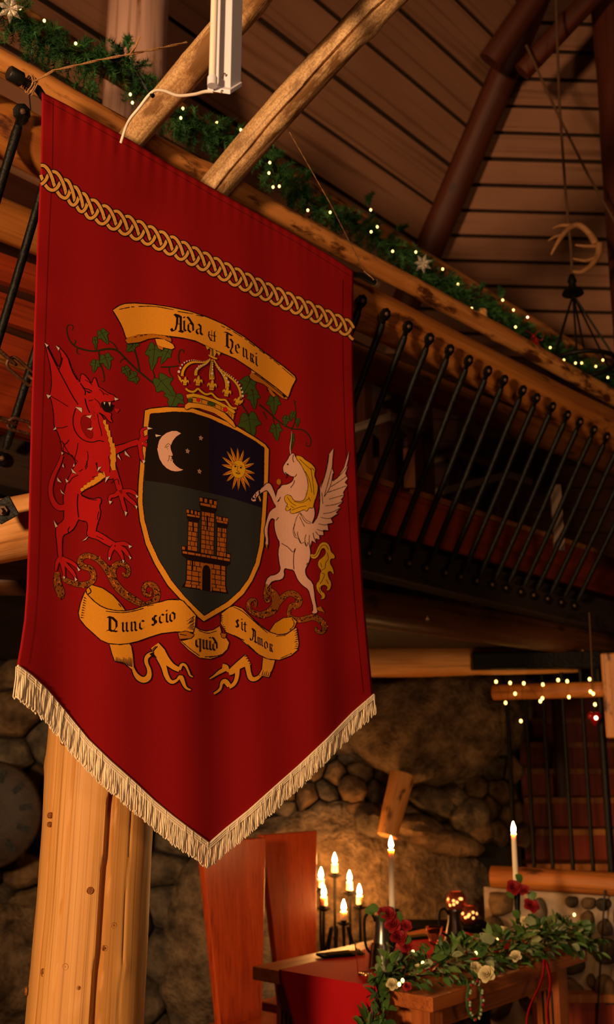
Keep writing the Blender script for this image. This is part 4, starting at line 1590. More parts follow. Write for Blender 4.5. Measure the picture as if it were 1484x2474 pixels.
A_ = Art((80, 1100, .28302))
bark(A_, "205,1000 200,1060 215,1130 240,1180 228,1215", [12, 16, 19, 20, 14], -2, 1)
bark(A_, "250,1050 320,1085 420,1112 505,1085 520,1025 490,962 430,955 395,920 402,880 455,850 525,872 595,925 655,1010 695,1095 755,1165 850,1232 960,1285", [9, 12, 13, 13, 14, 14, 13, 12, 12, 13, 15, 17, 18, 18, 17, 16, 10], -2, 2)
bark(A_, "690,1050 670,980 720,920 780,925 818,975 808,1035 775,1030 775,1000", [14, 16, 15, 12, 11, 10, 7, 5], -2, 3)
bark(A_, "940,1285 1030,1262 1065,1190 1040,1115 975,1090 938,1135 955,1195 1005,1200 1005,1160", [11, 16, 16, 15, 14, 12, 10, 8, 5], -2, 4)
A_.build('scroll_branch', label='brown scrolling branch under the dragon')
A_ = Art((480, 1050, .26954))
bark(A_, "625,1345 612,1400 600,1470 615,1500 640,1480", [14, 16, 14, 9, 6], -2, 5)
bark(A_, "620,1390 680,1430 700,1500 670,1570 600,1610 540,1620 490,1590", [14, 18, 20, 20, 18, 14, 10], -2, 6)
bark(A_, "700,1520 760,1450 820,1415 880,1440 905,1490 885,1535 835,1530 810,1560 805,1620", [14, 14, 13, 14, 14, 16, 14, 9, 8], -2, 7)
bark(A_, "540,1620 470,1590 440,1540 455,1490 495,1475 515,1510 500,1545", [10, 11, 11, 10, 9, 8, 6], -2, 8)
A_.k(420, 1440, .25606)
bark(A_, "1080,190 1160,232 1240,218 1320,192 1400,240 1432,305 1395,352 1340,330 1340,290", [8, 12, 13, 14, 14, 13, 11, 8, 5], -2, 9)
A_.build('scroll_branch', label='brown scrolling branch under the unicorn')

# ---- ivy
A_ = Art((80, 700, .28302))
for p, w in (("335,345 345,312 315,295 288,310 285,350 300,415 335,470 400,505 520,530 640,500 720,515 780,580 850,650 910,705 1040,808", [2, 2.5, 3, 3.5, 4, 4.5, 4.5, 5, 5, 4.5, 4.5, 4.5, 4.5, 4.5, 4]), ("345,470 370,440 350,430", [3, 3, 2]), ("375,500 372,545 395,550", [3, 3, 2]), ("720,512 690,460 650,438", [3.5, 3, 2.5]), ("560,530 570,620 600,700 612,790 590,780", [4, 4, 3.5, 3, 2]),
             ("910,702 895,610 862,500", [4, 4, 3.5]), ("800,590 760,590 740,625", [3, 2.5, 2]), ("1090,660 1180,660 1245,648", [4, 3.5, 3]), ("1160,665 1165,720 1200,752 1190,770", [3, 3, 2.5, 2]), ("1250,630 1238,565 1258,505 1290,520 1285,540", [3, 3.5, 3.5, 3, 2.5]), ("1040,800 1035,720 1020,690", [4, 3.5, 3])):
    A_.line(p, w, 'vine', -3)
A_.k(400, 700, .30997)
for p, w in (("590,890 640,960 665,1010", [4, 3.5, 3]), ("730,895 800,950 860,1010 930,1062 1000,1090 1062,1085 1115,1125 1138,1180 1122,1228 1092,1215 1100,1190", [4, 4, 4, 3.5, 3.5, 3.5, 3.5, 3.5, 3, 2.5, 2]), ("980,1090 1012,1030 1018,930 1000,855", [3, 3, 2.5, 2]), ("760,950 790,1000 780,1010", [2.5, 2.5, 2]), ("1000,885 1020,870", [2, 2]), ("835,990 850,1050", [2.5, 2]), ("660,790 600,820", [3, 3])):
    A_.line(p, w, 'vine', -3)
for c in ((-95, 0),):
    pass
vine = A_.build('ivy_vine')
LEAF = [(0, -.50), (.16, -.80), (.46, -.92), (.70, -.66), (.78, -.30), (1.12, .02), (.70, .04), (.46, .14), (.50, .44), (.30, .70), (.0, 1.22), (-.26, .70), (-.48, .46), (-.44, .14), (-.70, .06), (-1.10, .0), (-.80, -.32), (-.70, -.66), (-.44, -.92), (-.16, -.80)]


def ivy(x, y, sx, sy, rot, lay=-2):
    A = Art()
    c, s_ = math.cos(rot), math.sin(rot)
    T = lambda a, b: (x + (a * sx) * c - (b * sy) * s_, y + (a * sx) * s_ + (b * sy) * c)
    q = chaikin([T(a, b) for a, b in LEAF], 1)
    A.line(q, 3.0, 'vine', lay, True, closed=True, smooth=0)
    A.fill(q, 'green', lay + 1, True)
    A.line([T(0, -.6), T(.04, .2), T(0, .85)], 1.3, 'vine', lay + 2, True)
    A.line([T(0, -.45), T(.4, -.35), T(.75, -.28)], 1.0, 'vine', lay + 2, True)
    A.line([T(0, -.45), T(-.4, -.3), T(-.75, -.3)], 1.0, 'vine', lay + 2, True)
    A.build('ivy_leaf', vine)


for a in ((250, 812, 14, 20, -.5), (230, 828, 6, 17, -.1), (257, 872, 17, 20, -.3), (229, 883, 12, 16, .2), (305, 897, 11, 15, -.4), (322, 912, 17, 13, 1.2), (314, 841, 13, 11, .8), (327, 832, 10, 8, .3), (371, 858, 20, 34, .12), (400, 858, 13, 22, .5), (398, 932, 24, 34, -.7), (420, 966, 26, 22, .4),
          (597, 932, 22, 24, .5), (612, 962, 16, 24, -.1), (603, 1028, 27, 36, -.12), (661, 977, 17, 23, .0), (667, 1042, 15, 21, -.1), (690, 1016, 9, 14, .2), (706, 1005, 7, 13, .4), (719, 1020, 5, 12, .1), (706, 1065, 5, 20, .1)):
    ivy(*a)

# ---- crown
A_ = Art((420, 830, .12129))
CRL = 7
G1 = 'yel'


def limb(p, w, lay):
    A_.line(p, [v * .12129 + 2.2 for v in w], 'blk', lay)
    A_.line(p, [v * .12129 for v in w], G1, lay + 1)


for p, w in (("160,650 170,560 215,470 290,400 390,368 500,378 600,385 690,335 715,300", [62, 58, 55, 50, 42, 34, 26, 22, 20]), ("430,640 425,560 470,495 560,440 650,395 715,320", [60, 58, 50, 42, 32, 22]), ("750,720 742,600 745,480 755,320", [105, 90, 62, 38]), ("1060,900 1060,800 1025,690 960,590 880,490 790,330", [90, 84, 66, 50, 36, 24]), ("1320,1100 1315,960 1265,830 1170,720 1050,630 900,510 800,350", [40, 44, 42, 36, 30, 26, 22])):
    limb(p, w, CRL)
for l in ("185,640 205,540 270,450 370,400 480,395", "480,640 500,560 580,480 690,400", "725,680 725,560 745,340", "780,690 775,560 765,340", "1010,850 1000,760 940,640 830,480", "1100,900 1100,800 1060,700 960,570", "1300,1080 1280,920 1190,770 1040,650"):
    A_.line(l, 1.2, 'blk', CRL + 2)
for (x, y, r) in ((90, 565, 28), (120, 490, 21), (155, 428, 18), (200, 385, 16), (250, 358, 15), (300, 345, 14), (345, 335, 12), (390, 333, 12), (430, 338, 10), (470, 345, 9), (510, 352, 9), (550, 360, 8), (590, 358, 8), (630, 350, 8), (665, 335, 8), (697, 318, 7), (455, 508, 24), (492, 458, 18), (530, 440, 15), (570, 432, 13), (610, 425, 11), (645, 405, 10), (680, 370, 9),
                  (752, 600, 28), (758, 525, 20), (762, 465, 15), (766, 420, 11), (770, 380, 9), (1072, 775, 28), (1038, 697, 22), (998, 640, 18), (950, 597, 16), (915, 560, 12), (880, 520, 11), (850, 480, 9), (825, 440, 8), (1362, 1050, 24), (1355, 970, 22), (1332, 892, 18), (1300, 830, 16), (1262, 772, 15), (1222, 730, 13), (1180, 692, 12), (1140, 660, 11), (1100, 632, 10), (1065, 608, 9), (1030, 582, 9), (990, 555, 8), (950, 525, 8), (900, 480, 8), (860, 440, 7)):
    A_.ell(x, y, r, r * 1.1, 'white', CRL + 3, .7, 8)
# wavy rim, bands, gems
A_.line("225,900 270,945 370,975 430,940 470,890 520,950 600,1010 660,1022 740,985 800,1060 860,1110 940,1130 1010,1118 1060,1180 1100,1250 1170,1300 1240,1290", 7.4, 'blk', CRL + 4)
A_.line("225,900 270,945 370,975 430,940 470,890 520,950 600,1010 660,1022 740,985 800,1060 860,1110 940,1130 1010,1118 1060,1180 1100,1250 1170,1300 1240,1290", 4.8, G1, CRL + 5)
A_.shape("262,1090 270,1180 500,1192 800,1272 1060,1400 1172,1525 1192,1420 1000,1282 760,1182 500,1102 350,1080", 'gold', CRL + 4, .9)
A_.shape("235,1025 250,1086 380,1065 560,1102 800,1182 1000,1282 1180,1402 1216,1378 1190,1338 1000,1218 800,1122 560,1040 380,1000", G1, CRL + 6, .9)
A_.shape("205,1290 215,1230 280,1180 500,1202 760,1265 1000,1390 1170,1560 1216,1660 1190,1672 1050,1552 800,1392 500,1292 330,1280 240,1318", 'gold2', CRL + 6, 1.4)
for q, c in (("268,1105 345,1095 350,1165 270,1175", 'green'), ("665,1165 805,1190 800,1255 660,1215", 'green')):
    A_.shape(q, c, CRL + 7, .8)
A_.ell(475, 1125, 36, 42, 'ruby', CRL + 8, .6, 14)
A_.ell(1010, 1320, 44, 48, 'ruby', CRL + 8, .6, 14)
for l in ("360,1090 360,1170", "540,1110 545,1190", "810,1200 810,1270", "930,1250 930,1330", "1075,1360 1070,1410", "1105,1380 1100,1430", "1140,1400 1130,1480"):
    A_.line(l, .9, 'blk', CRL + 7)


def fleur(x, y, s_, rot=0.12):
    c, n = math.cos(rot), math.sin(rot)
    T = lambda pts: [(x + (a * c - b * n) * s_, y + (a * n + b * c) * s_) for a, b in pts]
    A_.shape(T([(0, -150), (28, -90), (30, -30), (12, 40), (-12, 40), (-30, -30), (-28, -90)]), G1, CRL + 6, .7, 1)
    for sg in (-1, 1):
        A_.shape(T([(sg * 14, 40), (sg * 22, -20), (sg * 45, -62), (sg * 80, -58), (sg * 96, -18), (sg * 88, 24), (sg * 74, 6), (sg * 66, -22), (sg * 50, -10), (sg * 40, 40)]), G1, CRL + 6, .7, 1)
    A_.shape(T([(-42, 44), (42, 44), (42, 76), (-42, 76)]), G1, CRL + 7, .7)


fleur(210, 775, .82, .1)
fleur(470, 770, .95, .12)
fleur(745, 855, 1.02, .12)
fleur(1040, 985, .95, .22)
fleur(1255, 1165, .85, .4)
A_.shape("60,620 130,690 150,800 90,720", G1, CRL + 6, .7)
A_.shape("1370,1110 1300,1165 1290,1230 1360,1170", G1, CRL + 6, .7)
A_.shape("705,235 720,140 700,90 620,35 650,130 690,100 740,110 800,120 830,160 890,250 920,190 850,160 800,270", G1, CRL + 5, .8)
A_.line("760,110 768,250", 2.6, 'blk', CRL + 7)
A_.line("735,110 740,240", 1.2, 'blk', CRL + 7)
A_.shape("668,228 690,230 850,295 855,322 790,312 690,262", G1, CRL + 7, .8)
A_.build('crown')
# ---- blackletter written with a broad nib (x-height 1, x to the right, y up)
GLY = {
    'i': [[(-.02, .90), (.14, 1.0), (.14, .16), (.32, .03)], [(.10, 1.36), (.18, 1.28)]],
    'u': [[(-.02, .92), (.14, 1.0), (.14, .18), (.28, .02), (.48, .2)], [(.38, .92), (.54, 1.0), (.54, .16), (.70, .03)]],
    'n': [[(-.02, .90), (.14, 1.0), (.14, .14), (.26, .03)], [(.16, .82), (.40, 1.0), (.54, .86), (.54, .16), (.70, .03)]],
    'm': [[(-.02, .90), (.14, 1.0), (.14, .14), (.26, .03)], [(.16, .84), (.36, 1.0), (.48, .88), (.48, .14), (.58, .03)], [(.50, .84), (.70, 1.0), (.82, .88), (.82, .16), (.98, .03)]],
    'a': [[(.06, .82), (.28, 1.0), (.50, .84), (.50, .18), (.68, .03)], [(.50, .60), (.14, .46), (.08, .22), (.24, .02), (.48, .18)]],
    'd': [[(-.05, 1.46), (.10, 1.36), (.52, .80), (.54, .24), (.28, .02), (.06, .22), (.06, .74), (.26, .96), (.46, .80)]],
    'e': [[(.08, .44), (.50, .66), (.30, 1.0), (.06, .76), (.06, .22), (.28, .02), (.54, .18)]],
    'c': [[(.52, .84), (.30, 1.0), (.06, .76), (.06, .22), (.28, .02), (.54, .18)]],
    'o': [[(.28, 1.0), (.06, .78), (.06, .22), (.28, .02), (.54, .24), (.54, .78), (.28, 1.0)]],
    'r': [[(-.02, .90), (.14, 1.0), (.14, .16), (.28, .03)], [(.16, .80), (.36, 1.0), (.50, .84), (.36, .60), (.30, .55)], [(.34, .55), (.44, .20), (.56, .06)]],
    's': [[(.52, .90), (.30, 1.02), (.08, .84), (.12, .62), (.46, .42), (.50, .18), (.24, .0), (.0, .14)], [(.30, .98), (.30, .06)]],
    't': [[(.16, 1.26), (.14, .18), (.30, .02), (.42, .12)], [(-.10, .92), (.42, .96)]],
    'q': [[(.28, 1.0), (.06, .78), (.06, .26), (.26, .06), (.52, .24)], [(.34, .92), (.54, .98), (.54, -.38), (.40, -.5)]],
    'A': [[(.16, 1.50), (.34, 1.30), (.30, .70), (.14, .10), (-.10, .02), (-.22, .22)], [(.06, 1.52), (.42, 1.46), (.64, 1.34), (.64, .14), (.88, .02)], [(.48, .10), (.88, .02)]],
    'H': [[(-.06, 1.44), (.16, 1.50), (.80, 1.42)], [(.22, 1.40), (.22, .14)], [(.02, .06), (.22, .16), (.46, .04)], [(.36, .84), (.60, 1.02), (.84, .80), (.80, .24), (.60, -.16), (.72, -.40), (.90, -.34)]],
    'N': [[(.0, 1.42), (.22, 1.40), (.22, .16)], [(-.08, .04), (.20, .14), (.52, .0)], [(.10, 1.46), (.50, 1.36), (.90, .98), (.92, .44), (.62, .06)], [(.50, .06), (.98, -.02)]],
    '&': [[(.50, 1.40), (.16, 1.12), (.10, .60), (.36, .10), (.80, .16)], [(.84, 1.42), (.70, 1.26), (.72, .12)], [(.08, .72), (.90, .78)]],
}
THIN = {('A', 'bar'): [[(.30, .74), (.64, .80)], [(.30, .66), (.64, .72)], [(.40, 1.36), (.40, .9)]], ('H', 'bar'): [[(.36, 1.38), (.36, .10)]], ('N', 'bar'): [[(.36, 1.36), (.36, .08)]], ('&', 'bar'): [[(.42, 1.36), (.42, .12)]]}


def letter(par, ch, x, y, h, ang=0.0, lay=5, wx=1.0):
    """ch at photo-frame baseline point, x-height h px, baseline turned by ang"""
    A = Art()
    c, s_ = math.cos(ang), math.sin(ang)
    T = lambda p: (x + p[0] * h * wx * c, y + p[0] * h * wx * s_ - p[1] * h)
    nib = .07 if ch == '&' else .105
    na = math.radians(38)
    nx, ny = math.cos(na) * nib, math.sin(na) * nib
    for st in GLY[ch]:
        big = 1.18 if ch.isupper() else 1.0
        for a, b in zip(st[:-1], st[1:]):
            P = [(a[0] - nx * big, a[1] - ny * big), (a[0] + nx * big, a[1] + ny * big), (b[0] + nx * big, b[1] + ny * big), (b[0] - nx * big, b[1] - ny * big)]
            P = [T(p) for p in P]
            q = surf(P, .0009 + LAY * lay)
            A.mb.add([tuple(v) for v in q], [(0, 1, 2, 3)], PCI['blk'])
    for st in THIN.get((ch, 'bar'), []):
        A.line([T(p) for p in st], .9, 'blk', lay, True)
    A.build('letter', par)


# ---- name ribbon
A_ = Art()
RT, RH = (270, 720, .15499), (490, 760, .16173)
curl = Art(RT)
curl.shape("205,665 232,625 350,585 620,565 880,600 918,640 920,690 830,650 700,620 560,640 430,690 330,702 240,712", 'gold3', 8, 1.6)
curl.shape("672,640 830,650 950,730 970,780 930,802 800,772 700,732", 'gold2', 7, 1.6)
curl.shape("700,735 795,770 790,816 720,790", 'gold3', 6, 1.4)
for l in ("340,612 385,608", "430,595 480,588", "500,580 545,575", "850,605 890,625"):
    curl.line(l, 1.8, 'blk', 10)
curl.k(*RH)
curl.shape("692,905 720,868 830,900 1100,1100 1272,1232 1250,1270 1180,1250 1080,1170 900,1040 760,990 700,942", 'gold3', 7, 1.6)
curl.shape("718,805 840,885 722,872", 'gold2', 7, 1.2)
curl.shape("958,1098 1000,1110 1085,1218 1050,1232 1000,1180", 'gold3', 6, 1.2)
curl.line("760,880 900,975 1040,1090 1200,1220", 1.8, 'blk', 9)
curl.line("1000,1000 1110,1090 1250,1200", 2.2, 'blk', 9)
curl.line("1190,1190 1220,1240", 5, 'blk', 9)
curl.line("950,1100 965,1160 975,1130", 2.5, 'blk', 9)
rib = [(272, 750), (287, 740), (301, 735), (324, 734), (366, 737), (409, 743), (456, 753), (500, 768), (539, 785), (587, 814), (636, 852), (684, 887), (711, 910), (713, 917), (703, 936), (695, 960), (668, 937), (636, 913), (603, 889), (568, 866), (522, 847), (490, 832), (471, 823), (440, 816), (409, 812), (366, 807), (332, 809), (304, 817), (297, 795), (290, 780), (282, 766)]
curl.line(rib, 5.2, 'blk', 9, True, closed=True, smooth=0, rough=.5)
curl.fill(rib, 'gold2', 10, True)
for l in ([(287, 748), (312, 743)], [(316, 742), (323, 742)], [(333, 741), (372, 740), (418, 749)], [(428, 753), (465, 759)], [(473, 762), (490, 765)], [(533, 788), (542, 792)], [(546, 795), (556, 798)], [(561, 801), (584, 815)], [(590, 819), (596, 823)], [(600, 827), (614, 837)], [(624, 845), (638, 855)], [(650, 865), (655, 868)], [(660, 871), (674, 883)], [(680, 888), (709, 913)]):
    curl.line(l, 1.8, 'blk', 12, True, rough=.6)
nr = curl.build('name_ribbon')
A_ = Art()
letter(nr, 'A', 418, 801, 27, .12, 13)
letter(nr, 'i', 440, 800, 25, .16, 13)
letter(nr, 'd', 452, 803, 25, .18, 13)
letter(nr, 'a', 471, 807, 25, .22, 13)
letter(nr, '&', 500, 823, 20.5, .30, 13, 1.2)
letter(nr, 'H', 542, 838, 24, .42, 13)
letter(nr, 'e', 567, 851, 23, .50, 13)
letter(nr, 'n', 584, 861, 22, .55, 13)
letter(nr, 'r', 602, 873, 21, .58, 13)
letter(nr, 'i', 615, 882, 22, .58, 13)

# ---- motto ribbons
A_ = Art((180, 1400, .20216))
L0 = 8
A_.shape("412,760 645,760 672,800 690,900 702,1050 692,1082 640,1040 580,990 480,975 450,900", 'gold2', L0 - 3, 2.2)
for k in range(12):
    x = 490 + k * 17
    A_.line([(x, 990 + k * 5), (x + 4, 925 + (k * 37) % 30)], [2.6, .8], 'blk', L0)
for p, w in (("688,1040 720,1130 775,1192 840,1205 888,1165 892,1080 852,1000 850,935 900,890 945,880", [5, 8, 12, 14, 14, 10, 8, 9, 10, 7]), ("955,790 1050,920 1110,990 1180,1050 1250,1080", [22, 27, 19, 13, 11]), ("1250,1080 1275,1010 1320,1020 1355,1090 1375,1150 1410,1165", [7, 7, 6, 5, 5, 3]), ("1010,920 1065,1040 1085,1130 1120,1205 1170,1235 1225,1200", [17, 14, 12, 11, 9, 6]), ("1225,1200 1265,1150 1292,1225 1325,1300 1385,1322", [5, 11, 9, 6, 4])):
    A_.limb(p, w, 'gold2', L0 - 4, o=5.6)
A_.fill("890,890 950,860 940,940", 'blk', L0 - 2)
A_.line("930,860 985,800", 3, 'blk', L0 - 1)
A_.line("925,840 965,800", 2, 'blk', L0 - 1)
A_.shape("150,185 138,122 200,68 330,108 450,190 540,290 598,368 480,375 380,352 280,302 200,242", 'gold', L0 - 2, 2.2)
main = "122,150 72,280 46,400 60,470 130,560 230,650 310,722 400,760 520,772 640,762 760,732 900,682 1030,642 1200,622 1412,628 1432,560 1442,430 1290,262 1230,240 1130,245 1020,272 900,302 800,332 700,366 600,382 480,377 380,357 300,322 220,262 150,190"
A_.shape(main, 'gold2', L0, 2.4)
A_.line("370,380 480,395 600,398 720,375 820,345", 2.2, 'blk', L0 + 2, rough=.6)
A_.line("860,320 940,305", 1.6, 'blk', L0 + 2)
A_.line("1000,275 1120,238 1240,248", 2.2, 'blk', L0 + 2, rough=.6)
for k in range(9):
    A_.line([(108 - k * 5, 215 + k * 30), (138 - k * 4, 235 + k * 28)], [3, .8], 'blk', L0 + 2)
for k in range(9):
    A_.line([(1425 - (k % 2) * 8, 440 + k * 20), (1335 + (k * 29) % 40, 500 + k * 12)], [2.4, .7], 'blk', L0 + 2)
A_.line("150,180 200,150 170,100", 2.4, 'blk', L0 + 2)
A_.line("520,290 550,330", 2, 'blk', L0 + 2)
A_.shape("1232,640 1330,620 1422,662 1385,702 1250,712", 'gold3', L0 + 3, 1.8)
A_.line("1250,655 1330,670", 2, 'blk', L0 + 5)
m1 = A_.build('motto_ribbon')
A_ = Art()
letter(m1, 'N', 258, 1525, 24, .03, 12)
letter(m1, 'u', 292, 1527, 23, -.02, 12)
letter(m1, 'n', 313, 1526, 23, -.08, 12)
letter(m1, 'c', 335, 1522, 22, -.15, 12)
letter(m1, 's', 365, 1512, 23, -.18, 12)
letter(m1, 'c', 383, 1507, 22, -.15, 12)
letter(m1, 'i', 398, 1505, 22, -.1, 12)
letter(m1, 'o', 408, 1503, 23, -.1, 12)
A_ = Art((420, 1440, .25606))
A_.shape("190,290 240,322 300,336 370,322 430,285 442,330 440,380 492,400 517,440 500,500 440,560 340,592 240,582 140,512 58,430 130,412 182,372", 'gold2', L0 - 3, 2.2)
A_.shape("38,352 100,335 178,360 150,392 58,402", 'gold3', L0 - 1, 1.6)
A_.shape("440,350 490,358 480,398 450,390", 'gold3', L0 - 1, 1.6)
for l in ("230,325 300,352 340,350", "345,348 400,330", "70,430 150,500 240,565", "290,575 400,568 450,550", "60,375 150,385", "330,580 430,560"):
    A_.line(l, 1.8, 'blk', L0 - 1, rough=.6)
m2 = A_.build('motto_ribbon')
A_ = Art()
letter(m2, 'q', 471, 1564, 23, .20, 12, .9)
letter(m2, 'u', 487, 1568, 23, .15, 12, .85)
letter(m2, 'i', 503, 1571, 23, .05, 12, .85)
letter(m2, 'd', 512, 1572, 22, .0, 12, .85)
A_ = Art((420, 1440, .25606))
A_.shape("840,575 952,600 930,680 892,766 800,745 830,690", 'gold2', L0 - 3, 2.0)
for p, w in (("825,740 775,785 722,785 702,720 690,650", [6, 9, 12, 11, 13]), ("700,600 630,640 560,690 515,725", [27, 20, 15, 10]), ("595,670 596,760 570,830 520,862", [13, 10, 9, 8]), ("520,740 560,725 585,690", [4, 6, 3]), ("510,715 490,670 455,665", [5, 13, 13]), ("480,690 420,722 385,750 335,782", [10, 9, 5, 3]), ("520,850 480,795 445,820 440,880 375,922", [11, 12, 6, 6, 5])):
    A_.limb(p, w, 'gold2', L0 - 4, o=5.4)
for k in range(5):
    A_.line([(828 + k * 18, 750 + k * 3), (840 + k * 18, 700 + (k * 13) % 20)], [2, .7], 'blk', L0)
for k in range(4):
    A_.line([(665 + k * 14, 570 + k * 22), (690 + k * 14, 560 + k * 26)], [2.8, .9], 'blk', L0)
A_.shape("900,335 950,260 1030,210 1110,200 1155,242 1130,302 1060,352 980,362", 'gold', L0 - 2, 2.0)
A_.shape("448,165 520,110 570,95 640,120 700,180 760,240 830,300 900,345 980,370 1060,365 1152,300 1172,450 1160,510 1100,560 990,602 880,590 800,550 700,470 620,400 550,365 490,340 440,260", 'gold2', L0, 2.3)
for k in range(10):
    A_.line([(420 + k * 7, 180 + k * 18), (480 + (k * 17) % 14, 190 + k * 17)], [2.6, .7], 'blk', L0 + 2)
for k in range(9):
    A_.line([(1165 - (k % 2) * 4, 320 + k * 22), (1125 + (k * 13) % 20, 335 + k * 20)], [3.0, .8], 'blk', L0 + 2)
for l in ("560,105 640,140 720,210 880,350", "560,370 660,420", "960,380 1050,372", "690,455 760,520", "1000,590 1110,540", "1110,210 1140,270 1090,320"):
    A_.line(l, 1.8, 'blk', L0 + 2, rough=.6)
m3 = A_.build('motto_ribbon')
A_ = Art()
letter(m3, 's', 568, 1515, 20, .45, 12, .8)
letter(m3, 'i', 581, 1522, 20, .4, 12, .8)
letter(m3, 't', 588, 1526, 19, .3, 12, .85)
letter(m3, 'A', 606, 1548, 20, .45, 12, .8)
letter(m3, 'm', 620, 1556, 18, .45, 12, .85)
letter(m3, 'o', 637, 1566, 18, .45, 12, .85)
letter(m3, 'r', 649, 1573, 19, .45, 12, .85)

# ---- fringe: looped cords on a woven heading
M['fringe'] = plain('fringe_cord', rgb('#e8d2b2'), .8, var=.12, scale=60)
be = np.array(BE, float)
i_tip = 10
mb = MB()
hd = MB()
rng = random.Random(77)


def along(tab, n):
    a = np.array(tab, float)
    L = np.concatenate([[0], np.cumsum(np.linalg.norm(np.diff(a, axis=0), axis=1))])
    t = np.linspace(0, L[-1], n)
    return np.stack([np.interp(t, L, a[:, 0]), np.interp(t, L, a[:, 1])], 1)


for tab, n, l0, l1 in ((BE[:11], 150, 74, 54), (BE[10:], 120, 54, 47)):
    P = along(tab, n)
    Q3 = surf(P, .001)
    # heading braid
    for row in (0.0, .006, .012):
        pts = [Vector(q) + Vector((0, 0, .002 - row)) + NB * .002 for q in Q3]
        hd.tube(pts, .0034, 6)
    for k in range(n):
        f = k / (n - 1)
        lpx = (l0 + (l1 - l0) * f) * rng.uniform(.95, 1.05)
        y3 = Q3[k]
        dist = y3[1]
        L = lpx * dist / F_PX
        base = Vector(y3) + NB * rng.uniform(0, .004)
        sway = rng.uniform(-.003, .003)
        wdt = rng.uniform(.0022, .0036)
        pts = []
        for t in (0, .35, .7, .93):
            pts.append(base - ZUP * (L * t) - DB * wdt + DB * sway * t * t + NB * .002 * math.sin(t * 5 + k))
        pts.append(base - ZUP * L + DB * sway)
        for t in (.93, .7, .35, 0):
            pts.append(base - ZUP * (L * t) + DB * wdt + DB * sway * t * t + NB * .002 * math.sin(t * 5 + k * 1.3))
        mb.tube(pts, .0016, 5, caps=False)
fr = mb.build('fringe', M['fringe'], banner)
tag(fr, 'cream looped cord fringe', kind='stuff')
hd.build('fringe_heading', M['fringe'], banner)

# ---- rod, end caps, twine
ra, rb = Vector(surf([(101, 222)])[0]), Vector(surf([(855, 655)])[0])
d_ = (rb - ra).normalized()
ra = ra - NB * .017 - ZUP * .036
rb = rb - NB * .017 - ZUP * .030
rod = thing('banner_rod', (ra + rb) / 2, 'black curtain rod carrying the banner, with a round black end cap', 'rod')
def bpl(x, y, o):
    return hit(x, y, P0 + NB * o, NB)


rpts = [bpl(38, 185, -.004), bpl(92, 216, -.006)] + [Vector(v) for v in surf([(x, np.interp(x, [t[0] for t in TE], [t[1] for t in TE]) + 13) for x in (125, 200, 300, 400, 500, 600, 700, 790, 840)], -.017)] + [bpl(872, 665, -.006), bpl(905, 683, -.006)]
a, b = rpts[0], rpts[-1]
d_ = (rpts[1] - a).normalized()
ra = rpts[1] + d_ * .006
mb = MB()
mb.tube(rpts, .0115, 14)
mb.build('tube', M['black'], rod)
mb = MB()
mb.lathe(a - d_ * .022, [(.018, 0), (.0205, .003), (.0205, .038), (.018, .041)], 20, d_)
mb.build('end_cap', M['black'], rod)
mb = MB()
mb.lathe(b, [(.014, 0), (.016, .003), (.016, .022), (.010, .024), (.010, .012)], 20, d_)
mb.build('end_ring', M['bolt'], rod)


def twisted(path, r, name, label, group=None):
    """two-ply twine along a path"""
    P = []
    for p, q in zip(path[:-1], path[1:]):
        m = max(2, int((q - p).length / .004))
        P += [p.lerp(q, k / m) for k in range(m)]
    P.append(path[-1])
    mb = MB()
    for ph in (0, PI):
        pts = []
        L = 0
        for i, p in enumerate(P):
            t = (P[min(i + 1, len(P) - 1)] - P[max(i - 1, 0)])
            X, Y, _ = frame(t if t.length > 1e-6 else ZUP)
            if i:
                L += (p - P[i - 1]).length
            a_ = L / (r * 7) + ph
            pts.append(p + (X * math.cos(a_) + Y * math.sin(a_)) * r * .55)
        mb.tube(pts, r * .62, 6)
    return mb


knot = at(66, 208, (ra - d_ * .035).y)
kc = ra - d_ * .03
tw = thing('twine', kc, 'jute twine looped round the left end of the rod and tied to the near pole', 'twine')
loop = []
X, Y, _ = frame(d_)
for k in range(46):
    a_ = 2 * PI * k / 15
    rr = .023 + .002 * math.sin(k * 1.7)
    loop.append(kc + (X * math.cos(a_) + Y * math.sin(a_)) * rr + d_ * (-.010 + .02 * k / 46))
twisted(loop, .0026, '', '').build('loop', M['twine'], tw)
e0 = at(90, 192, kc.y)
e1 = at(330, 128, 2.42)
mid = [at(82, 198, kc.y - .02), at(130, 170, 2.36), at(185, 158, 2.38), at(240, 145, 2.40), at(320, 130, 2.42), at(380, 118, 2.45), at(452, 102, 2.50)]
twisted(mid, .0030, '', '').build('cord', M['twine'], tw)
twisted([at(315, 131, 2.42), at(328, 112, 2.40), at(337, 88, 2.39)], .0036, '', '').build('loose_end', M['twine'], tw)
t2 = twisted([b - d_ * .02 - NB * .014, b - d_ * .02 + NB * .014, at(880, 655, b.y - .03), at(800, 495, 3.0), at(700, 320, 2.75)], .0016, '', '').build('twine', M['twine'])
tag(t2, 'thin twine slanting from the right end of the rod up past the garland', 'twine')
# ================================================================== fluorescent fixture
def pxs(Y):
    return Y / F_PX * 1.03


fx = thing('fluorescent_light', at(545, 220, 1.98), 'white fluorescent batten light hanging upright in front of the poles', 'light')


def prism(name, mat, lo, hi, parent, bevel=0.0):
    """upright prism through matching bottom/top corner lists"""
    mb = MB()
    n = len(lo)
    mb.add(lo + hi, [tuple(range(n))[::-1], tuple(range(n, 2 * n))] + [(i, (i + 1) % n, n + (i + 1) % n, n + i) for i in range(n)])
    return mb.build(name, mat, parent, smooth=False, bevel=bevel)


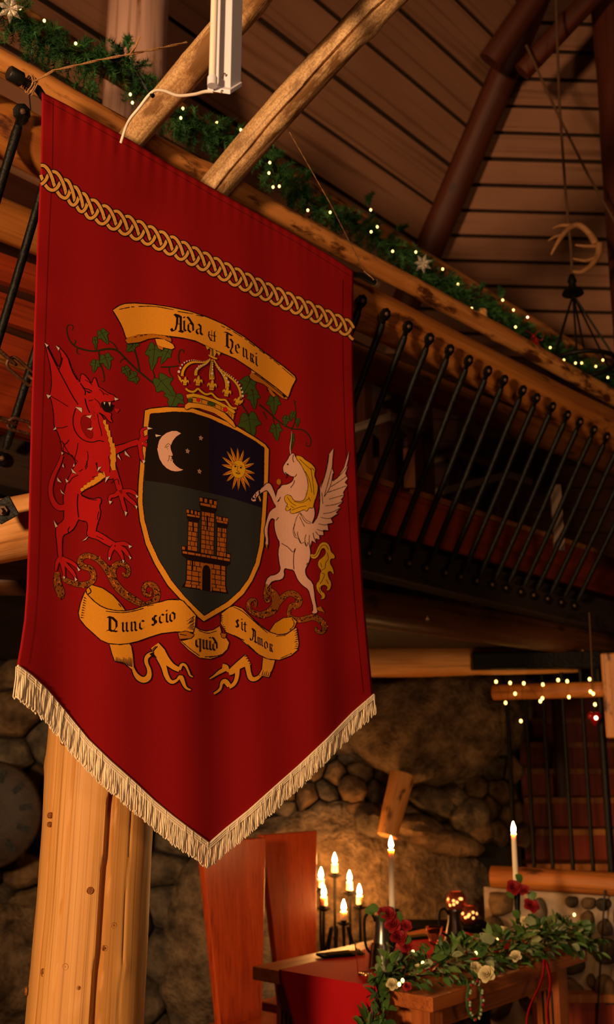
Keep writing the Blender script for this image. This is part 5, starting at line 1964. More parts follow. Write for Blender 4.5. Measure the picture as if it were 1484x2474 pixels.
q = [(518, 216, 1.985), (556, 222, 1.955), (583, 206, 1.99), (548, 204, 2.03)]
lo = [at(*a) for a in q]
hi = [Vector((p.x, p.y, p.z + .75)) for p in lo]
prism('housing', M['white'], lo, hi, fx, .002)
q = [(501, 219, 1.975), (556, 228, 1.945), (585, 209, 1.985), (548, 203, 2.035)]
lo = [at(*a) for a in q]
prism('end_cap', M['white'], lo, [p + ZUP * .012 for p in lo], fx, .001)
for p in (at(543, 180, 1.957), at(537, 221, 1.955)):
    mb = MB()
    nn = Vector((-.5, -.86, 0)).normalized()
    mb.lathe(p, [(.0035, 0), (.0035, .0015), (.001, .003)], 10, nn)
    mb.build('screw', M['screw'], fx)
tb = at(513, 205, 1.945)
mb = MB()
mb.tube([tb, tb + ZUP * .02, tb + ZUP * .021, tb + ZUP * .77], [.0105, .0105, .0085, .0085], 18)
mb.build('tube', M['tube'], fx)
mb = MB()
mb.tube([tb + ZUP * .0 - Vector((0, 0, .003)), tb + ZUP * .018], [.0115, .0115], 18)
mb.build('lamp_holder', M['white'], fx)


def spline(pts, n=8):
    out = []
    P = [pts[0]] + list(pts) + [pts[-1]]
    for i in range(1, len(P) - 2):
        for k in range(n):
            t = k / n
            a, b, c, d = P[i - 1], P[i], P[i + 1], P[i + 2]
            out.append(.5 * ((2 * b) + (c - a) * t + (2 * a - 5 * b + 4 * c - d) * t * t + (3 * b - a - 3 * c + d) * t ** 3))
    out.append(pts[-1])
    return out


cb = thing('power_cable', at(440, 230, 2.3), 'white power cable looping from the batten light round the near pole', 'cable')
mb = MB()
mb.tube(spline([at(540, 222, 1.97), at(500, 221, 2.02), at(470, 228, 2.12), at(430, 231, 2.24), at(398, 220, 2.33), at(375, 219, 2.38), at(358, 232, 2.40), at(335, 262, 2.42), at(316, 285, 2.44), at(304, 308, 2.47), at(292, 345, 2.50)], 8), .0042, 10)
mb.build('cord', M['whitecable'], cb)
mb = MB()
mb.tube([at(360, 223, 2.40), at(370, 232, 2.395)], .0062, 10)
mb.build('cable_tie', M['black'], cb)

# ================================================================== pine garland on the railing with fairy lights
rng = random.Random(12)
gpx = [(-40, -10), (40, 40), (90, 85), (140, 118), (190, 130), (240, 150), (300, 140), (330, 175), (365, 232), (410, 275), (460, 300), (520, 318), (575, 335), (640, 385), (690, 430), (740, 478), (800, 520), (870, 545), (930, 590), (990, 632), (1050, 668), (1110, 705), (1170, 745), (1240, 780), (1310, 830), (1380, 872), (1440, 900), (1520, 960)]
GB = .46
gp = [RP(x, y, GB) for x, y in gpx]
gs = spline(gp, 8)
gl = thing('pine_garland', gp[13], 'artificial pine garland draped along the balcony railing', 'garland')
mb = MB()
mb.tube(gs, .007, 7)
mb.build('stem', M['wire'], gl)
nd = [MB(), MB()]
L = [0]
for a, b in zip(gs[:-1], gs[1:]):
    L.append(L[-1] + (b - a).length)


def gat(s):
    for i in range(len(L) - 1):
        if L[i + 1] >= s:
            return gs[i].lerp(gs[i + 1], (s - L[i]) / max(1e-9, L[i + 1] - L[i])), (gs[i + 1] - gs[i]).normalized()
    return gs[-1], (gs[-1] - gs[-2]).normalized()


def needle(mb, p, d, l, w):
    X, Y, _ = frame(d)
    q = p + d * l
    v = [p + X * w, p - X * w * .5 + Y * w * .87, p - X * w * .5 - Y * w * .87, q]
    mb.add(v, [(0, 1, 3), (1, 2, 3), (2, 0, 3)])


def sprig(p, d, l, n, nl=.022):
    m = nd[0] if rng.random() < .6 else nd[1]
    for i in range(n):
        t = .1 + .9 * i / n
        c = p + d * (l * t) + Vector((0, 0, -.25 * l * t * t))
        X, Y, _ = frame(d)
        a = rng.uniform(0, 2 * PI)
        r = X * math.cos(a) + Y * math.sin(a)
        needle(m, c, (r * .85 + d * .65 + Vector((0, 0, .1))).normalized(), nl * rng.uniform(.7, 1.15), .0016)


ns = 1100
for i in range(ns):
    s_ = L[-1] * (i + rng.random()) / ns
    p, t = gat(s_)
    X, Y, _ = frame(t)
    a = rng.uniform(0, 2 * PI)
    r = X * math.cos(a) + Y * math.sin(a)
    d = (r + t * rng.uniform(-.6, .8) + Vector((0, 0, -.15))).normalized()
    k = rng.random()
    sprig(p, d, .055 + .04 * k, 36, .026)
for x, y, dx, dy, l in ((190, 118, .6, -.8, .07), (110, 100, -.1, 1, .085), (65, 60, .2, 1, .06), (300, 120, .2, -1, .07), (215, 165, -.3, 1, .09), (225, 195, .1, 1, .05), (440, 300, -.1, 1, .07), (505, 330, .1, 1, .07), (885, 500, .1, -1, .09), (700, 460, -.2, 1, .08), (740, 440, .2, -1, .06), (1085, 700, -.1, 1, .08), (1210, 720, .3, -1, .06), (1030, 640, -.2, 1, .07), (960, 560, .6, -.6, .06), (855, 580, .2, 1, .06), (1165, 705, .2, -1, .05), (1120, 740, 0, 1, .06)):
    p = RP(x, y, GB)
    d = (Vector((1, 0, 0)) * dx - ZUP * dy).normalized()
    for _ in range(4):
        sprig(p + Vector((rng.uniform(-.01, .01), 0, rng.uniform(-.01, .01))), (d + Vector((rng.uniform(-.3, .3), rng.uniform(-.3, .3), rng.uniform(-.2, .2)))).normalized(), l * rng.uniform(.8, 1.2), 46)
tag(nd[0].build('needles', M['needle'], gl, smooth=False), kind='stuff')
tag(nd[1].build('needles', M['needle2'], gl, smooth=False), kind='stuff')


def led_string(name, label, cat, pts3, r, path=None, red=()):
    t = thing(name, pts3[0], label, cat)
    mb = MB()
    mb.tube(path if path else spline(sorted(pts3, key=lambda p: p.x), 6), .0012, 5)
    mb.build('wire', M['wire'], t)
    for i, p in enumerate(pts3):
        mb = MB()
        mb.ball(p, r, 10, 8, (1, 1, 1.25))
        mb.build('bulb', M['ledred'] if i in red else M['led'], t)
    return t


lp = [(107, 50), (183, 105), (48, 20), (315, 228), (320, 248), (442, 262), (437, 285), (524, 296), (582, 314), (652, 393), (650, 418), (675, 450), (660, 452), (744, 508), (798, 513), (896, 507), (912, 548), (897, 560), (949, 607), (1005, 609), (1070, 650), (1107, 687), (1140, 745), (1215, 725), (1241, 749), (1275, 766), (1246, 790), (1330, 840), (1363, 870), (1391, 877), (1406, 877), (1440, 885), (1457, 870), (1469, 912)]
led_string('fairy_lights', 'warm white fairy lights twined through the pine garland', 'lights', [RP(x, y, GB - .055) for x, y in lp], .0048, gs, (25,))
lp = [(1199, 1647), (1233, 1650), (1266, 1651), (1312, 1654), (1349, 1643), (1371, 1646), (1425, 1641), (1245, 1676), (1222, 1698), (1311, 1687), (1306, 1694), (1375, 1684), (1427, 1671), (1434, 1676), (1438, 1702), (1259, 1742)]
led_string('fairy_lights', 'warm white fairy lights strung over the pine lintel above the grille', 'lights', [hit(x, y, O2 + NR * .07, NR) for x, y in lp], .0075)


def star_flower(p, r, label):
    t = thing('glitter_flower', p, label, 'ornament', 'silver glitter flowers on the garland')
    X, Y, Z = frame((EYE - p))
    for k in range(7):
        a = 2 * PI * k / 7 + .3
        d = X * math.cos(a) + Y * math.sin(a)
        s = X * -math.sin(a) + Y * math.cos(a)
        mb = MB()
        vs = [p, p + d * r * .5 + s * r * .2 + Z * r * .15, p + d * r + Z * r * .02, p + d * r * .5 - s * r * .2 + Z * r * .15, p + d * r * .5 + Z * r * .28]
        mb.add(vs, [(0, 1, 4), (1, 2, 4), (2, 3, 4), (3, 0, 4), (0, 3, 2, 1)])
        mb.build('petal', M['silver'], t, smooth=False)


star_flower(RP(24, 20, GB - .07), .045, 'silver glitter flower at the top left end of the garland')
star_flower(RP(1022, 637, GB - .07), .045, 'silver glitter flower in the middle of the garland above the balusters')
p = RP(1165, 765, GB - .03)
pc = thing('pillar_candle', p - ZUP * .04, 'small amber pillar candle behind the handrail under the garland', 'candle')
mb = MB()
mb.lathe(p - ZUP * .045, [(.024, 0), (.025, .004), (.025, .075), (.022, .08), (.015, .075)], 18)
mb.build('wax', plain('glowing_amber_wax', rgb('#d8842a'), .5, emis=((1, .42, .1), .10)), pc)  # faint candle glow put into the wax itself, no flame is built
mb = MB()
mb.tube([p + ZUP * .03, p + ZUP * .045], .0015, 6)
mb.build('wick', M['wire'], pc)
bw = thing('ribbon_bow', RP(1290, 815, GB - .06), 'dark red bow hanging in the garland', 'bow')
p = RP(1290, 812, GB - .06)
X, Y, Z = frame(EYE - p)
for sg in (-1, 1):
    mb = MB()
    prof = [p + (X * (sg * .05 * math.sin(t * PI / 8)) + Y * (.028 * math.sin(t * PI / 4))) for t in range(9)]
    vs, fs = [], []
    for i, v in enumerate(prof):
        vs += [v - Z * .012, v + Z * .012]
    fs = [(2 * i, 2 * i + 1, 2 * i + 3, 2 * i + 2) for i in range(8)]
    mb.add(vs, fs)
    o = mb.build('loop', M['bauble'], bw)
    o.modifiers.new('t', 'SOLIDIFY').thickness = .003
    mb = MB()
    mb.bar(p, p + X * (sg * .025) - Y * .075, .010, .0015, up=Z)
    mb.build('tail', M['bauble'], bw, smooth=False)
mb = MB()
mb.ball(p, .012, 10, 6)
mb.build('knot', M['bauble'], bw)
wire = MB()
wire.tube(spline([at(70, 70, 2.9), at(67, 140, 2.9), at(70, 220, 2.9), at(78, 300, 2.9)], 6), .0022, 6)
tag(wire.build('cable', M['wire']), 'thin black cable hanging behind the left end of the handrail', 'cable')

# ================================================================== hanging antlers, iron chandelier, ropes
AY = 4.6


def ap(x, y, dy=0.0):
    return at(x, y, AY + dy)


an = thing('antler_chandelier', ap(1385, 700), 'iron chandelier with antlers hanging from a rope, far right', 'chandelier')
mb = MB()
mb.tube([ap(1343, -20), ap(1352, 250), ap(1368, 480), ap(1380, 600), ap(1384, 690)], .0075, 8)
mb.build('rope', M['rope'], an)


def antler(pts, rs):
    mb = MB()
    mb.tube(spline([ap(*p) for p in pts], 5), [np.interp(k, np.linspace(0, (len(pts) - 1) * 5, len(rs)), rs) for k in range((len(pts) - 1) * 5 + 1)], 8)
    return mb.build('antler', M['antler'], an)


antler([(1332, 615), (1352, 580), (1375, 552), (1400, 545), (1425, 565), (1440, 590)], [.005, .012, .014, .016, .018, .02])
antler([(1380, 545), (1355, 545), (1336, 552)], [.011, .009, .004])
antler([(1360, 568), (1342, 572), (1325, 582)], [.010, .008, .004])
antler([(1448, 590), (1446, 615), (1430, 640), (1405, 657), (1384, 656)], [.02, .016, .014, .012, .010])
antler([(1440, 622), (1415, 630), (1385, 625)], [.011, .009, .005])
antler([(1440, 595), (1415, 595), (1390, 592)], [.011, .009, .005])
mb = MB()
mb.lathe(ap(1385, 712), [(.02, 0), (.055, .004), (.05, .02), (.022, .03), (.018, .06), (.024, .075), (.012, .11)], 14)
mb.build('hub', M['iron'], an)
ring = ap(1405, 880, .1)
for k in range(6):
    a = 2 * PI * k / 6 + .35
    mb = MB()
    mb.tube([ap(1385, 712), ring + Vector((math.cos(a) * .17, math.sin(a) * .17, 0))], .0055, 6)
    mb.build('rod', M['iron'], an)
mb = MB()
mb.tube([ring + Vector((math.cos(2 * PI * k / 30) * .17, math.sin(2 * PI * k / 30) * .17, 0)) for k in range(30)], .012, 8, closed=True)
mb.build('ring', M['iron'], an)
mb = MB()
mb.tube([at(1272, 110, 4.75), at(1345, 270, 4.72), at(1420, 420, 4.7), at(1500, 560, 4.68)], .007, 7)
tag(mb.build('rope', M['rope']), 'slack rope slanting down from the rafter to the right post', 'rope')

# ================================================================== loft furniture behind the balusters
def loft_table(name, label, p, q, depth, th, zf=2.25, cat='table'):
    t = thing(name, Vector((p.x, p.y, zf)), label, cat)
    d = (q - p)
    d.z = 0
    dn = d.normalized()
    inn = Vector((-dn.y, dn.x, 0))
    mb = MB()
    c = (p + q) / 2 + inn * (depth / 2)
    mb.box(c, inn, ZUP, dn, depth / 2, th / 2, d.length / 2)
    mb.build('top', M['planktop'], t, smooth=False)
    for s in (.08, .92):
        for e in (.1, .9):
            b = p + d * s + inn * (depth * e)
            mb = MB()
            mb.box(Vector((b.x, b.y, (zf + p.z - th / 2) / 2)), inn, dn, ZUP, .03, .03, (p.z - th / 2 - zf) / 2)
            mb.build('leg', M['loftwall'], t, smooth=False)
    return t


loft_table('loft_table', 'pale plank table on the loft behind the nearest balusters', RP(880, 838, 1.3), RP(1055, 925, 1.3), .5, .04)
p = at(948, 1003, 4.2)
loft_table('loft_bench', 'pale plank bench end on the loft below the nearer table', RP(945, 1005, 1.1) + NIN * .7, RP(945, 1005, 1.1), .28, .045, cat='bench')
loft_table('loft_table', 'pale plank table on the loft behind the middle balusters', RP(1105, 1095, 1.55), RP(1188, 1120, 1.55), .45, .05)
loft_table('loft_bench', 'pale plank bench end on the loft below the farther table', RP(1230, 1146, 1.15) + NIN * .6, RP(1230, 1146, 1.15), .25, .045, cat='bench')
for x, y0, y1, Y, lab in ((1352, 1172, 1330, 4.9, 'pale upright board on the loft behind the right balusters'), (990, 1085, 1180, 4.5, 'short brown upright board on the loft behind the left balusters')):
    a, b = at(x, y1, Y), at(x, y0, Y)
    mb = MB()
    mb.box(Vector((a.x, Y, (a.z + b.z) / 2)), XR, Vector((0, 1, 0)), ZUP, .026, .012, (b.z - a.z) / 2)
    tag(mb.build('upright_board', M['planktop'] if x > 1200 else M['raillog'], smooth=False), lab, 'board')

# ================================================================== hanging glass drops and cords under the balcony
for (x, y0, y1, Y, lab) in ((1033, 1445, 1495, 4.2, 'clear glass drop hanging under the girder'), (1437, 1600, 1735, 5.37, 'red glass ornament hanging in front of the grille')):
    t = thing('glass_pendant', at(x, y1, Y), lab, 'ornament')
    mb = MB()
    mb.tube([at(x - 2, y0, Y), at(x, y1 - 8, Y)], .0014, 5)
    mb.build('thread', M['wire'], t)
    mb = MB()
    c = at(x, y1, Y)
    if 'red' in lab:
        for sx in (-1, 1):
            mb.ball(c + XR * (.016 * sx) + ZUP * .012, .022, 12, 8, (1, .7, 1))
        mb.lathe(c - ZUP * .04, [(.002, 0), (.016, .018), (.030, .044), (.02, .055)], 14)
        mb.build('heart', M['bauble'], t)
        mb = MB()
        mb.ball(c + Vector((0, -.028, 0)), .010, 10, 8)
        mb.build('light', M['ledred'], t)
    else:
        mb.lathe(c - ZUP * .018, [(.001, 0), (.008, .008), (.009, .014), (.004, .024), (.001, .032)], 12)
        mb.build('drop', M['glass'], t)
mb = MB()
mb.tube(spline([at(1424, 1480, 5.2), at(1428, 1560, 5.2), at(1432, 1660, 5.2)], 5), .003, 6)
tag(mb.build('cord', M['rope']), 'thin cord hanging down past the steel beam end', 'cord')
mb = MB()
mb.tube(spline([hit(1462, 2150, O2 + NR * .09, NR), hit(1456, 2250, O2 + NR * .1, NR), hit(1448, 2380, O2 + NR * .1, NR), hit(1440, 2520, O2 + NR * .1, NR)], 5), .005, 6)
tag(mb.build('cable', M['wire']), 'black cable hanging down the pale stone wall on the right', 'cable')
# ================================================================== bridal table
TA = onz(610, 2335, .75)
E1 = Vector((.765, -.644, 0)).normalized()
E2 = Vector((-E1.y, E1.x, 0))
TW, TL = .87, 1.25


def TP(a, b, z):
    return Vector((TA.x, TA.y, 0)) + E1 * a + E2 * b + ZUP * z


tbl = thing('dining_table', TP(TW / 2, TL / 2, 0), 'red-brown wooden dining table laid for two with greenery', 'table')
mb = MB()
mb.box(TP(TW / 2, TL / 2, .725), E1, ZUP, E2, TW / 2, .025, TL / 2)
mb.build('tabletop', M['table'], tbl, smooth=False, bevel=.004)
for a in (.12, TW - .12):
    for b in (.12, TL - .12):
        mb = MB()
        mb.box(TP(a, b, .345), E1, E2, ZUP, .055, .045, .345)
        leg = mb.build('leg', M['table'], tbl, smooth=False, bevel=.004)
        for k in (-1, 0, 1):
            mb = MB()
            mb.box(TP(a + k * .022, b - .0455, .48), E1, E2, ZUP, .005, .001, .11)
            mb.build('groove', M['beam'], leg, smooth=False)
for a, b, hx, hy in ((TW / 2, .12, TW / 2 - .1, .012), (TW / 2, TL - .12, TW / 2 - .1, .012), (.12, TL / 2, .012, TL / 2 - .1), (TW - .12, TL / 2, .012, TL / 2 - .1)):
    mb = MB()
    mb.box(TP(a, b, .65), E1, ZUP, E2, hx, .05, hy)
    mb.build('apron', M['table'], tbl, smooth=False)

# runner
mb = MB()
nu, rows = 24, []
for b in np.linspace(TL, 0, 16):
    rows.append([TP(.145 + (.50) * i / nu, b, .7535) for i in range(nu + 1)])
for k in range(1, 15):
    h = .40 * k / 14
    aL, aR = .145 + .45 * h, .645 + .10 * h
    rows.append([TP(aL + (aR - aL) * i / nu, -.006 - .008 * math.sin(i * .9 + 1) * h * 3, .7535 - h) for i in range(nu + 1)])
vs = [p for r in rows for p in r]
fs = [(j * (nu + 1) + i, j * (nu + 1) + i + 1, (j + 1) * (nu + 1) + i + 1, (j + 1) * (nu + 1) + i) for j in range(len(rows) - 1) for i in range(nu)]
mb.add(vs, fs)
o = mb.build('table_runner', M['redcloth'])
o.modifiers.new('t', 'SOLIDIFY').thickness = .002
tag(o, 'bright red cloth runner hanging over the near end of the table', 'runner')


# chairs
def chair(along, perp, label):
    c = TP(-perp, along, 0)
    t = thing('dining_chair', c, label, 'chair', 'tall board-back chairs at the table')
    mb = MB()
    vs = []
    for dz, off, w in ((.40, .045, 0.125), (1.21, -.02, .212)):
        for th in (-.018, .018):
            for s in (-1, 1):
                vs.append(c + E1 * (off + th) + E2 * (w * s) + ZUP * dz)
    wc = [tuple(((v - c).dot(E2), (v - c).dot(E1), v.z)) for v in vs]
    mb.add(vs, [(0, 1, 3, 2), (4, 6, 7, 5), (0, 4, 5, 1), (2, 3, 7, 6), (0, 2, 6, 4), (1, 5, 7, 3)], 0, wc)
    mb.build('backrest', M['chair'], t, smooth=False, bevel=.004)
    mb = MB()
    mb.box(c + E1 * .19 + ZUP * .435, E2, ZUP, E1, .21, .02, .22)
    mb.build('seat', M['chair'], t, smooth=False, bevel=.006)
    for a in (.02, .36):
        for s in (-1, 1):
            mb = MB()
            mb.box(c + E1 * a + E2 * (.16 * s) + ZUP * .2075, E1, E2, ZUP, .02, .02, .2075)
            mb.build('leg', M['chair'], t, smooth=False)
    return t


chair(.26, .36, 'tall cherry-red board-back chair nearest the golden post')
chair(.80, .49, 'tall cherry-red board-back chair beside the floor candelabra')


# candles
def flame(mb, p, h, r):
    prof = [(r * .15, 0), (r * .75, h * .12), (r, h * .28), (r * .85, h * .5), (r * .5, h * .75), (r * .18, h * .93), (.0004, h)]
    mb.lathe(p, prof, 12)


def taper(p, h, r, label, group=None, fh=.05, fr=.0105, name='taper_candle', fm='flame'):
    t = thing(name, p, label, 'candle', group)
    mb = MB()
    mb.lathe(p, [(r * .8, 0), (r, .006), (r * .86, h * .96), (r * 1.02, h * .975), (r * .9, h), (r * .5, h - .004)], 16)
    mb.build('wax', M['wax'], t)
    mb = MB()
    mb.tube([p + ZUP * (h - .005), p + ZUP * (h + .008)], .0012, 5)
    mb.build('wick', M['wire'], t)
    mb = MB()
    flame(mb, p + ZUP * (h + .003), fh, fr)
    mb.build('flame', M[fm], t)
    return t


def candlestick(base, top, label):
    t = thing('candlestick', base, label, 'candlestick', 'dark candlesticks on the table')
    H = top.z - base.z
    mb = MB()
    mb.lathe(base, [(.045, 0), (.045, .006), (.02, .014), (.010, .04), (.010, H * .45), (.016, H * .5), (.012, H * .55), (.018, H * .8), (.022, H - .03), (.014, H - .028)], 16)
    mb.build('stem', M['iron'], t)
    mb = MB()
    mb.lathe(base + ZUP * (H - .03), [(.012, 0), (.020, .006), (.026, .028), (.029, .030), (.016, .030), (.014, .012)], 16)
    mb.build('cup', M['iron'], t)
    return t


b1 = onz(953, 2356, .7555)
t1 = at(948, 2197, b1.y)
b1.x = t1.x
candlestick(b1, t1, 'dark candlestick wound with red roses beside the nearer jug')
taper(Vector((t1.x, b1.y, t1.z - .012)), .236, .0128, 'tall ivory taper candle in the rose-wound candlestick, burning', 'ivory taper candles on the table')
b2 = onz(1252, 2287, .7555)
t2_ = at(1247, 2127, b2.y)
b2.x = t2_.x
candlestick(b2, t2_, 'dark candlestick standing in the greenery at the far table corner')
taper(Vector((t2_.x, b2.y, t2_.z - .012)), .216, .0128, 'ivory taper candle in front of the iron grille, burning', 'ivory taper candles on the table')

# floor candelabra behind the chairs
CY = 5.62
cpos = [(809, 2107, 'topmost'), (776, 2143, 'leftmost'), (845, 2150, 'second from the right'), (783, 2187, 'lower left'), (869, 2184, 'rightmost'), (831, 2222, 'lowest')]
cc = at(822, 2290, CY)
cd = thing('floor_candelabra', Vector((cc.x, CY, 0)), 'black iron floor candelabra with six candles in front of the lit rock', 'candelabra')
mb = MB()
mb.lathe(Vector((cc.x, CY, 0)), [(.17, 0), (.17, .01), (.05, .03), (.016, .06), (.014, .45), (.03, .5), (.014, .56)], 18)
mb.build('base', M['iron'], cd)
mb = MB()
zr = at(822, 2270, CY).z
for k in range(10):
    a = 2 * PI * k / 10
    e = Vector((math.cos(a), math.sin(a), 0))
    mb.tube([Vector((cc.x, CY, zr - .14)) + e * .03, Vector((cc.x, CY, zr - .05)) + e * .075, Vector((cc.x, CY, zr + .06)) + e * .05], .006, 6)
mb.build('basket', M['iron'], cd)
dys = (.05, -.02, .03, -.06, -.01, -.08)
for (x, y, nm), dy in zip(cpos, dys):
    p = at(x, y, CY + dy)
    mb = MB()
    mb.tube(spline([Vector((cc.x, CY, .50)), Vector((p.x * .6 + cc.x * .4, CY + dy * .6, .54)), Vector((p.x, CY + dy, .62)), Vector((p.x, CY + dy, p.z - .015))], 6), .0075, 7)
    mb.build('arm', M['iron'], cd)
    mb = MB()
    mb.lathe(Vector((p.x, CY + dy, p.z - .03)), [(.012, 0), (.036, .012), (.038, .016), (.012, .014), (.016, .03), (.012, .03)], 12)
    mb.build('drip_cup', M['iron'], cd)
    taper(Vector((p.x, CY + dy, p.z - .004)), .045, .0175, 'short stub candle on the floor candelabra, %s of the six' % nm, 'stub candles on the floor candelabra', .056, .0125, 'stub_candle', 'flame2')


# jugs
def jug(base, H, R, label, pm='pewter'):
    t = thing('pewter_jug', base, label, 'jug', 'pewter jugs on the table')
    mb = MB()
    mb.lathe(base, [(R, 0), (R * 1.02, .004), (R * .98, .02), (R * .82, H * .35), (R * .60, H * .68), (R * .56, H * .85), (R * .62, H), (R * .58, H), (R * .52, H * .86), (R * .5, H * .6)], 26)
    mb.build('body', M[pm], t)
    e = -XR * .95 + Vector((0, -.3, 0))
    e.normalize()
    mb = MB()
    mb.tube(spline([base + e * (R * .55) + ZUP * (H * .9), base + e * (R * .95) + ZUP * (H * 1.07), base + e * (R * 1.45) + ZUP * (H * .98), base + e * (R * 1.5) + ZUP * (H * .7), base + e * (R * 1.35) + ZUP * (H * .42), base + e * (R * .85) + ZUP * (H * .28)], 6), .006, 8)
    mb.build('handle', M['iron'], t)
    mb = MB()
    mb.add([base - e * (R * .5) + ZUP * H + Vector((0, .02, 0)), base - e * (R * .5) + ZUP * H - Vector((0, .02, 0)), base - e * (R * 1.0) + ZUP * (H * 1.03), base - e * (R * .5) + ZUP * (H * .82)], [(0, 2, 3), (2, 1, 3), (0, 1, 2)])
    mb.build('spout', M[pm], t, smooth=False)
    return t


jug(onz(926, 2338, .7555), .195, .052, 'tall pewter jug with dark handle on the red runner, nearer of two')
jug(onz(1100, 2282, .7515), .145, .05, 'dark pewter jug with looped handle behind the pink glass', 'darkpewter')


def glass(base, H, R0, R1, label, mat, stem=0):
    t = thing('drinking_glass', base, label, 'glass')
    mb = MB()
    if stem:
        mb.lathe(base, [(R0, 0), (R0, .003), (.006, .008), (.005, stem), (R0 * .8, stem + .012), (R1, H), (R1 - .0018, H), (R0 * .7, stem + .02), (.003, stem + .016)], 24)
    else:
        mb.lathe(base, [(R0, 0), (R1, H), (R1 - .002, H), (R0 - .002, .008), (.001, .007)], 24)
    mb.build('bowl', mat, t)
    return t


glass(onz(881, 2354, .7555), .112, .027, .038, 'clear tumbler standing on the red runner at the near table end', M['glass'])
glass(onz(1052, 2316, .7555), .125, .028, .038, 'pinkish stemmed glass in front of the farther jug', M['pinkglass'], .05)
for p, rot, lab in ((onz(822, 2309, .7555), .5, 'black napkin with gilt cutlery lying beside the tumbler'), (onz(1012, 2268, .7515), .4, 'black napkin with gilt cutlery between the two jugs')):
    t = thing('napkin', p, lab, 'napkin', 'black napkins on the table')
    a = E2 * math.cos(rot) + E1 * math.sin(rot)
    b = Vector((-a.y, a.x, 0))
    mb = MB()
    mb.box(p + ZUP * .005, a, b, ZUP, .095, .045, .005)
    mb.build('cloth', M['napkin'], t, smooth=False, bevel=.003)
    for k, w in enumerate((-.02, 0, .02)):
        mb = MB()
        mb.tube([p + a * -.06 + b * w + ZUP * .013, p + a * .02 + b * w + ZUP * .015, p + a * .05 + b * w + ZUP * .014], [.0018, .0015, .004], 7)
        mb.build('cutlery', M['gold'], t)

# dark side table with tealight globes beyond the bridal table
q0 = at(985, 2236, 5.35)
sd = thing('side_table', Vector((at(1085, 2230, 5.5).x, 5.5, 0)), 'black side table behind the bridal table', 'table')
zt = at(1085, 2232, 5.5).z
xa, xb = at(985, 2232, 5.5).x, at(1182, 2232, 5.5).x
mb = MB()
mb.box(Vector(((xa + xb) / 2, 5.5, zt - .02)), XR, ZUP, Vector((0, 1, 0)), (xb - xa) / 2, .02, .15)
mb.build('top', M['napkin'], sd, smooth=False, bevel=.004)
for sx in (xa + .05, xb - .05):
    for sy in (5.4, 5.6):
        mb = MB()
        mb.box(Vector((sx, sy, (zt - .04) / 2)), XR, Vector((0, 1, 0)), ZUP, .018, .018, (zt - .04) / 2)
        mb.build('leg', M['napkin'], sd, smooth=False)


def globe(c, R, label, ped=0):
    t = thing('tealight_holder', c - ZUP * R, label, 'tealight', 'copper tealight globes')
    mb = MB()
    prof = []
    for k in range(11):
        a = -PI / 2 + PI * .80 * k / 10 + .12
        prof.append((R * math.cos(a), R * math.sin(a)))
    prof += [(r * .93, z) for r, z in prof[::-1][:9]]
    mb.lathe(c, prof, 24, closed=False)
    mb.build('globe', M['copper'], t)
    mb = MB()
    flame(mb, c - ZUP * (R * .25), R * .8, R * .32)
    mb.build('flame', M['ember'], t)
    X, Y, Z = frame((EYE - c))
    rr = random.Random(int(R * 9999))
    for k in range(7):
        a = rr.uniform(-.9, .9)
        h_ = rr.uniform(-.35, .25)
        d = (Z * math.cos(a) + X * math.sin(a) + Vector((0, 0, h_))).normalized()
        mb = MB()
        mb.lathe(c + d * (R * 1.003), [(.0075, 0), (.006, .0015), (.001, .002)], 6, d)
        mb.build('hole_glow', M['holeglow'], t)  # glowing discs on the shell stand in for flame light through its holes
    if ped:
        mb = MB()
        mb.lathe(c - ZUP * (R + ped), [(.05, 0), (.05, .006), (.012, .014), (.012, ped - .012), (.035, ped - .002), (.03, ped + .004)], 16)
        mb.build('foot', M['iron'], t)


c1 = at(1103, 2178, 5.47)
globe(c1, .056, 'larger copper tealight globe glowing above the farther jug', max(.01, c1.z - .056 - zt))
c2 = at(1134, 2210, 5.42)
globe(c2, .050, 'smaller copper tealight globe glowing right of the farther jug', max(.005, c2.z - .050 - zt))

# ================================================================== table greenery
def leaf_mesh(name, L, W, mat, curl, point):
    n = 6
    vs, fs = [], []
    for i in range(n + 1):
        t = i / n
        w = W * (math.sin(PI * t) ** (.62 if not point else .9)) * (1 - (.45 * t if point else 0))
        z = -curl * t * t
        vs += [(-w, L * t, z + .18 * w), (0, L * t, z), (w, L * t, z + .18 * w)]
    for i in range(n):
        for k in (0, 1):
            a = i * 3 + k
            fs.append((a, a + 1, a + 4, a + 3))
    me = bpy.data.meshes.new(name)
    me.from_pydata(vs, [], fs)
    at_ = me.attributes.new('wc', 'FLOAT_VECTOR', 'POINT')
    at_.data.foreach_set('vector', np.array(vs, dtype=np.float32).ravel())
    me.materials.append(mat)
    me.polygons.foreach_set('use_smooth', [True] * len(me.polygons))
    return me


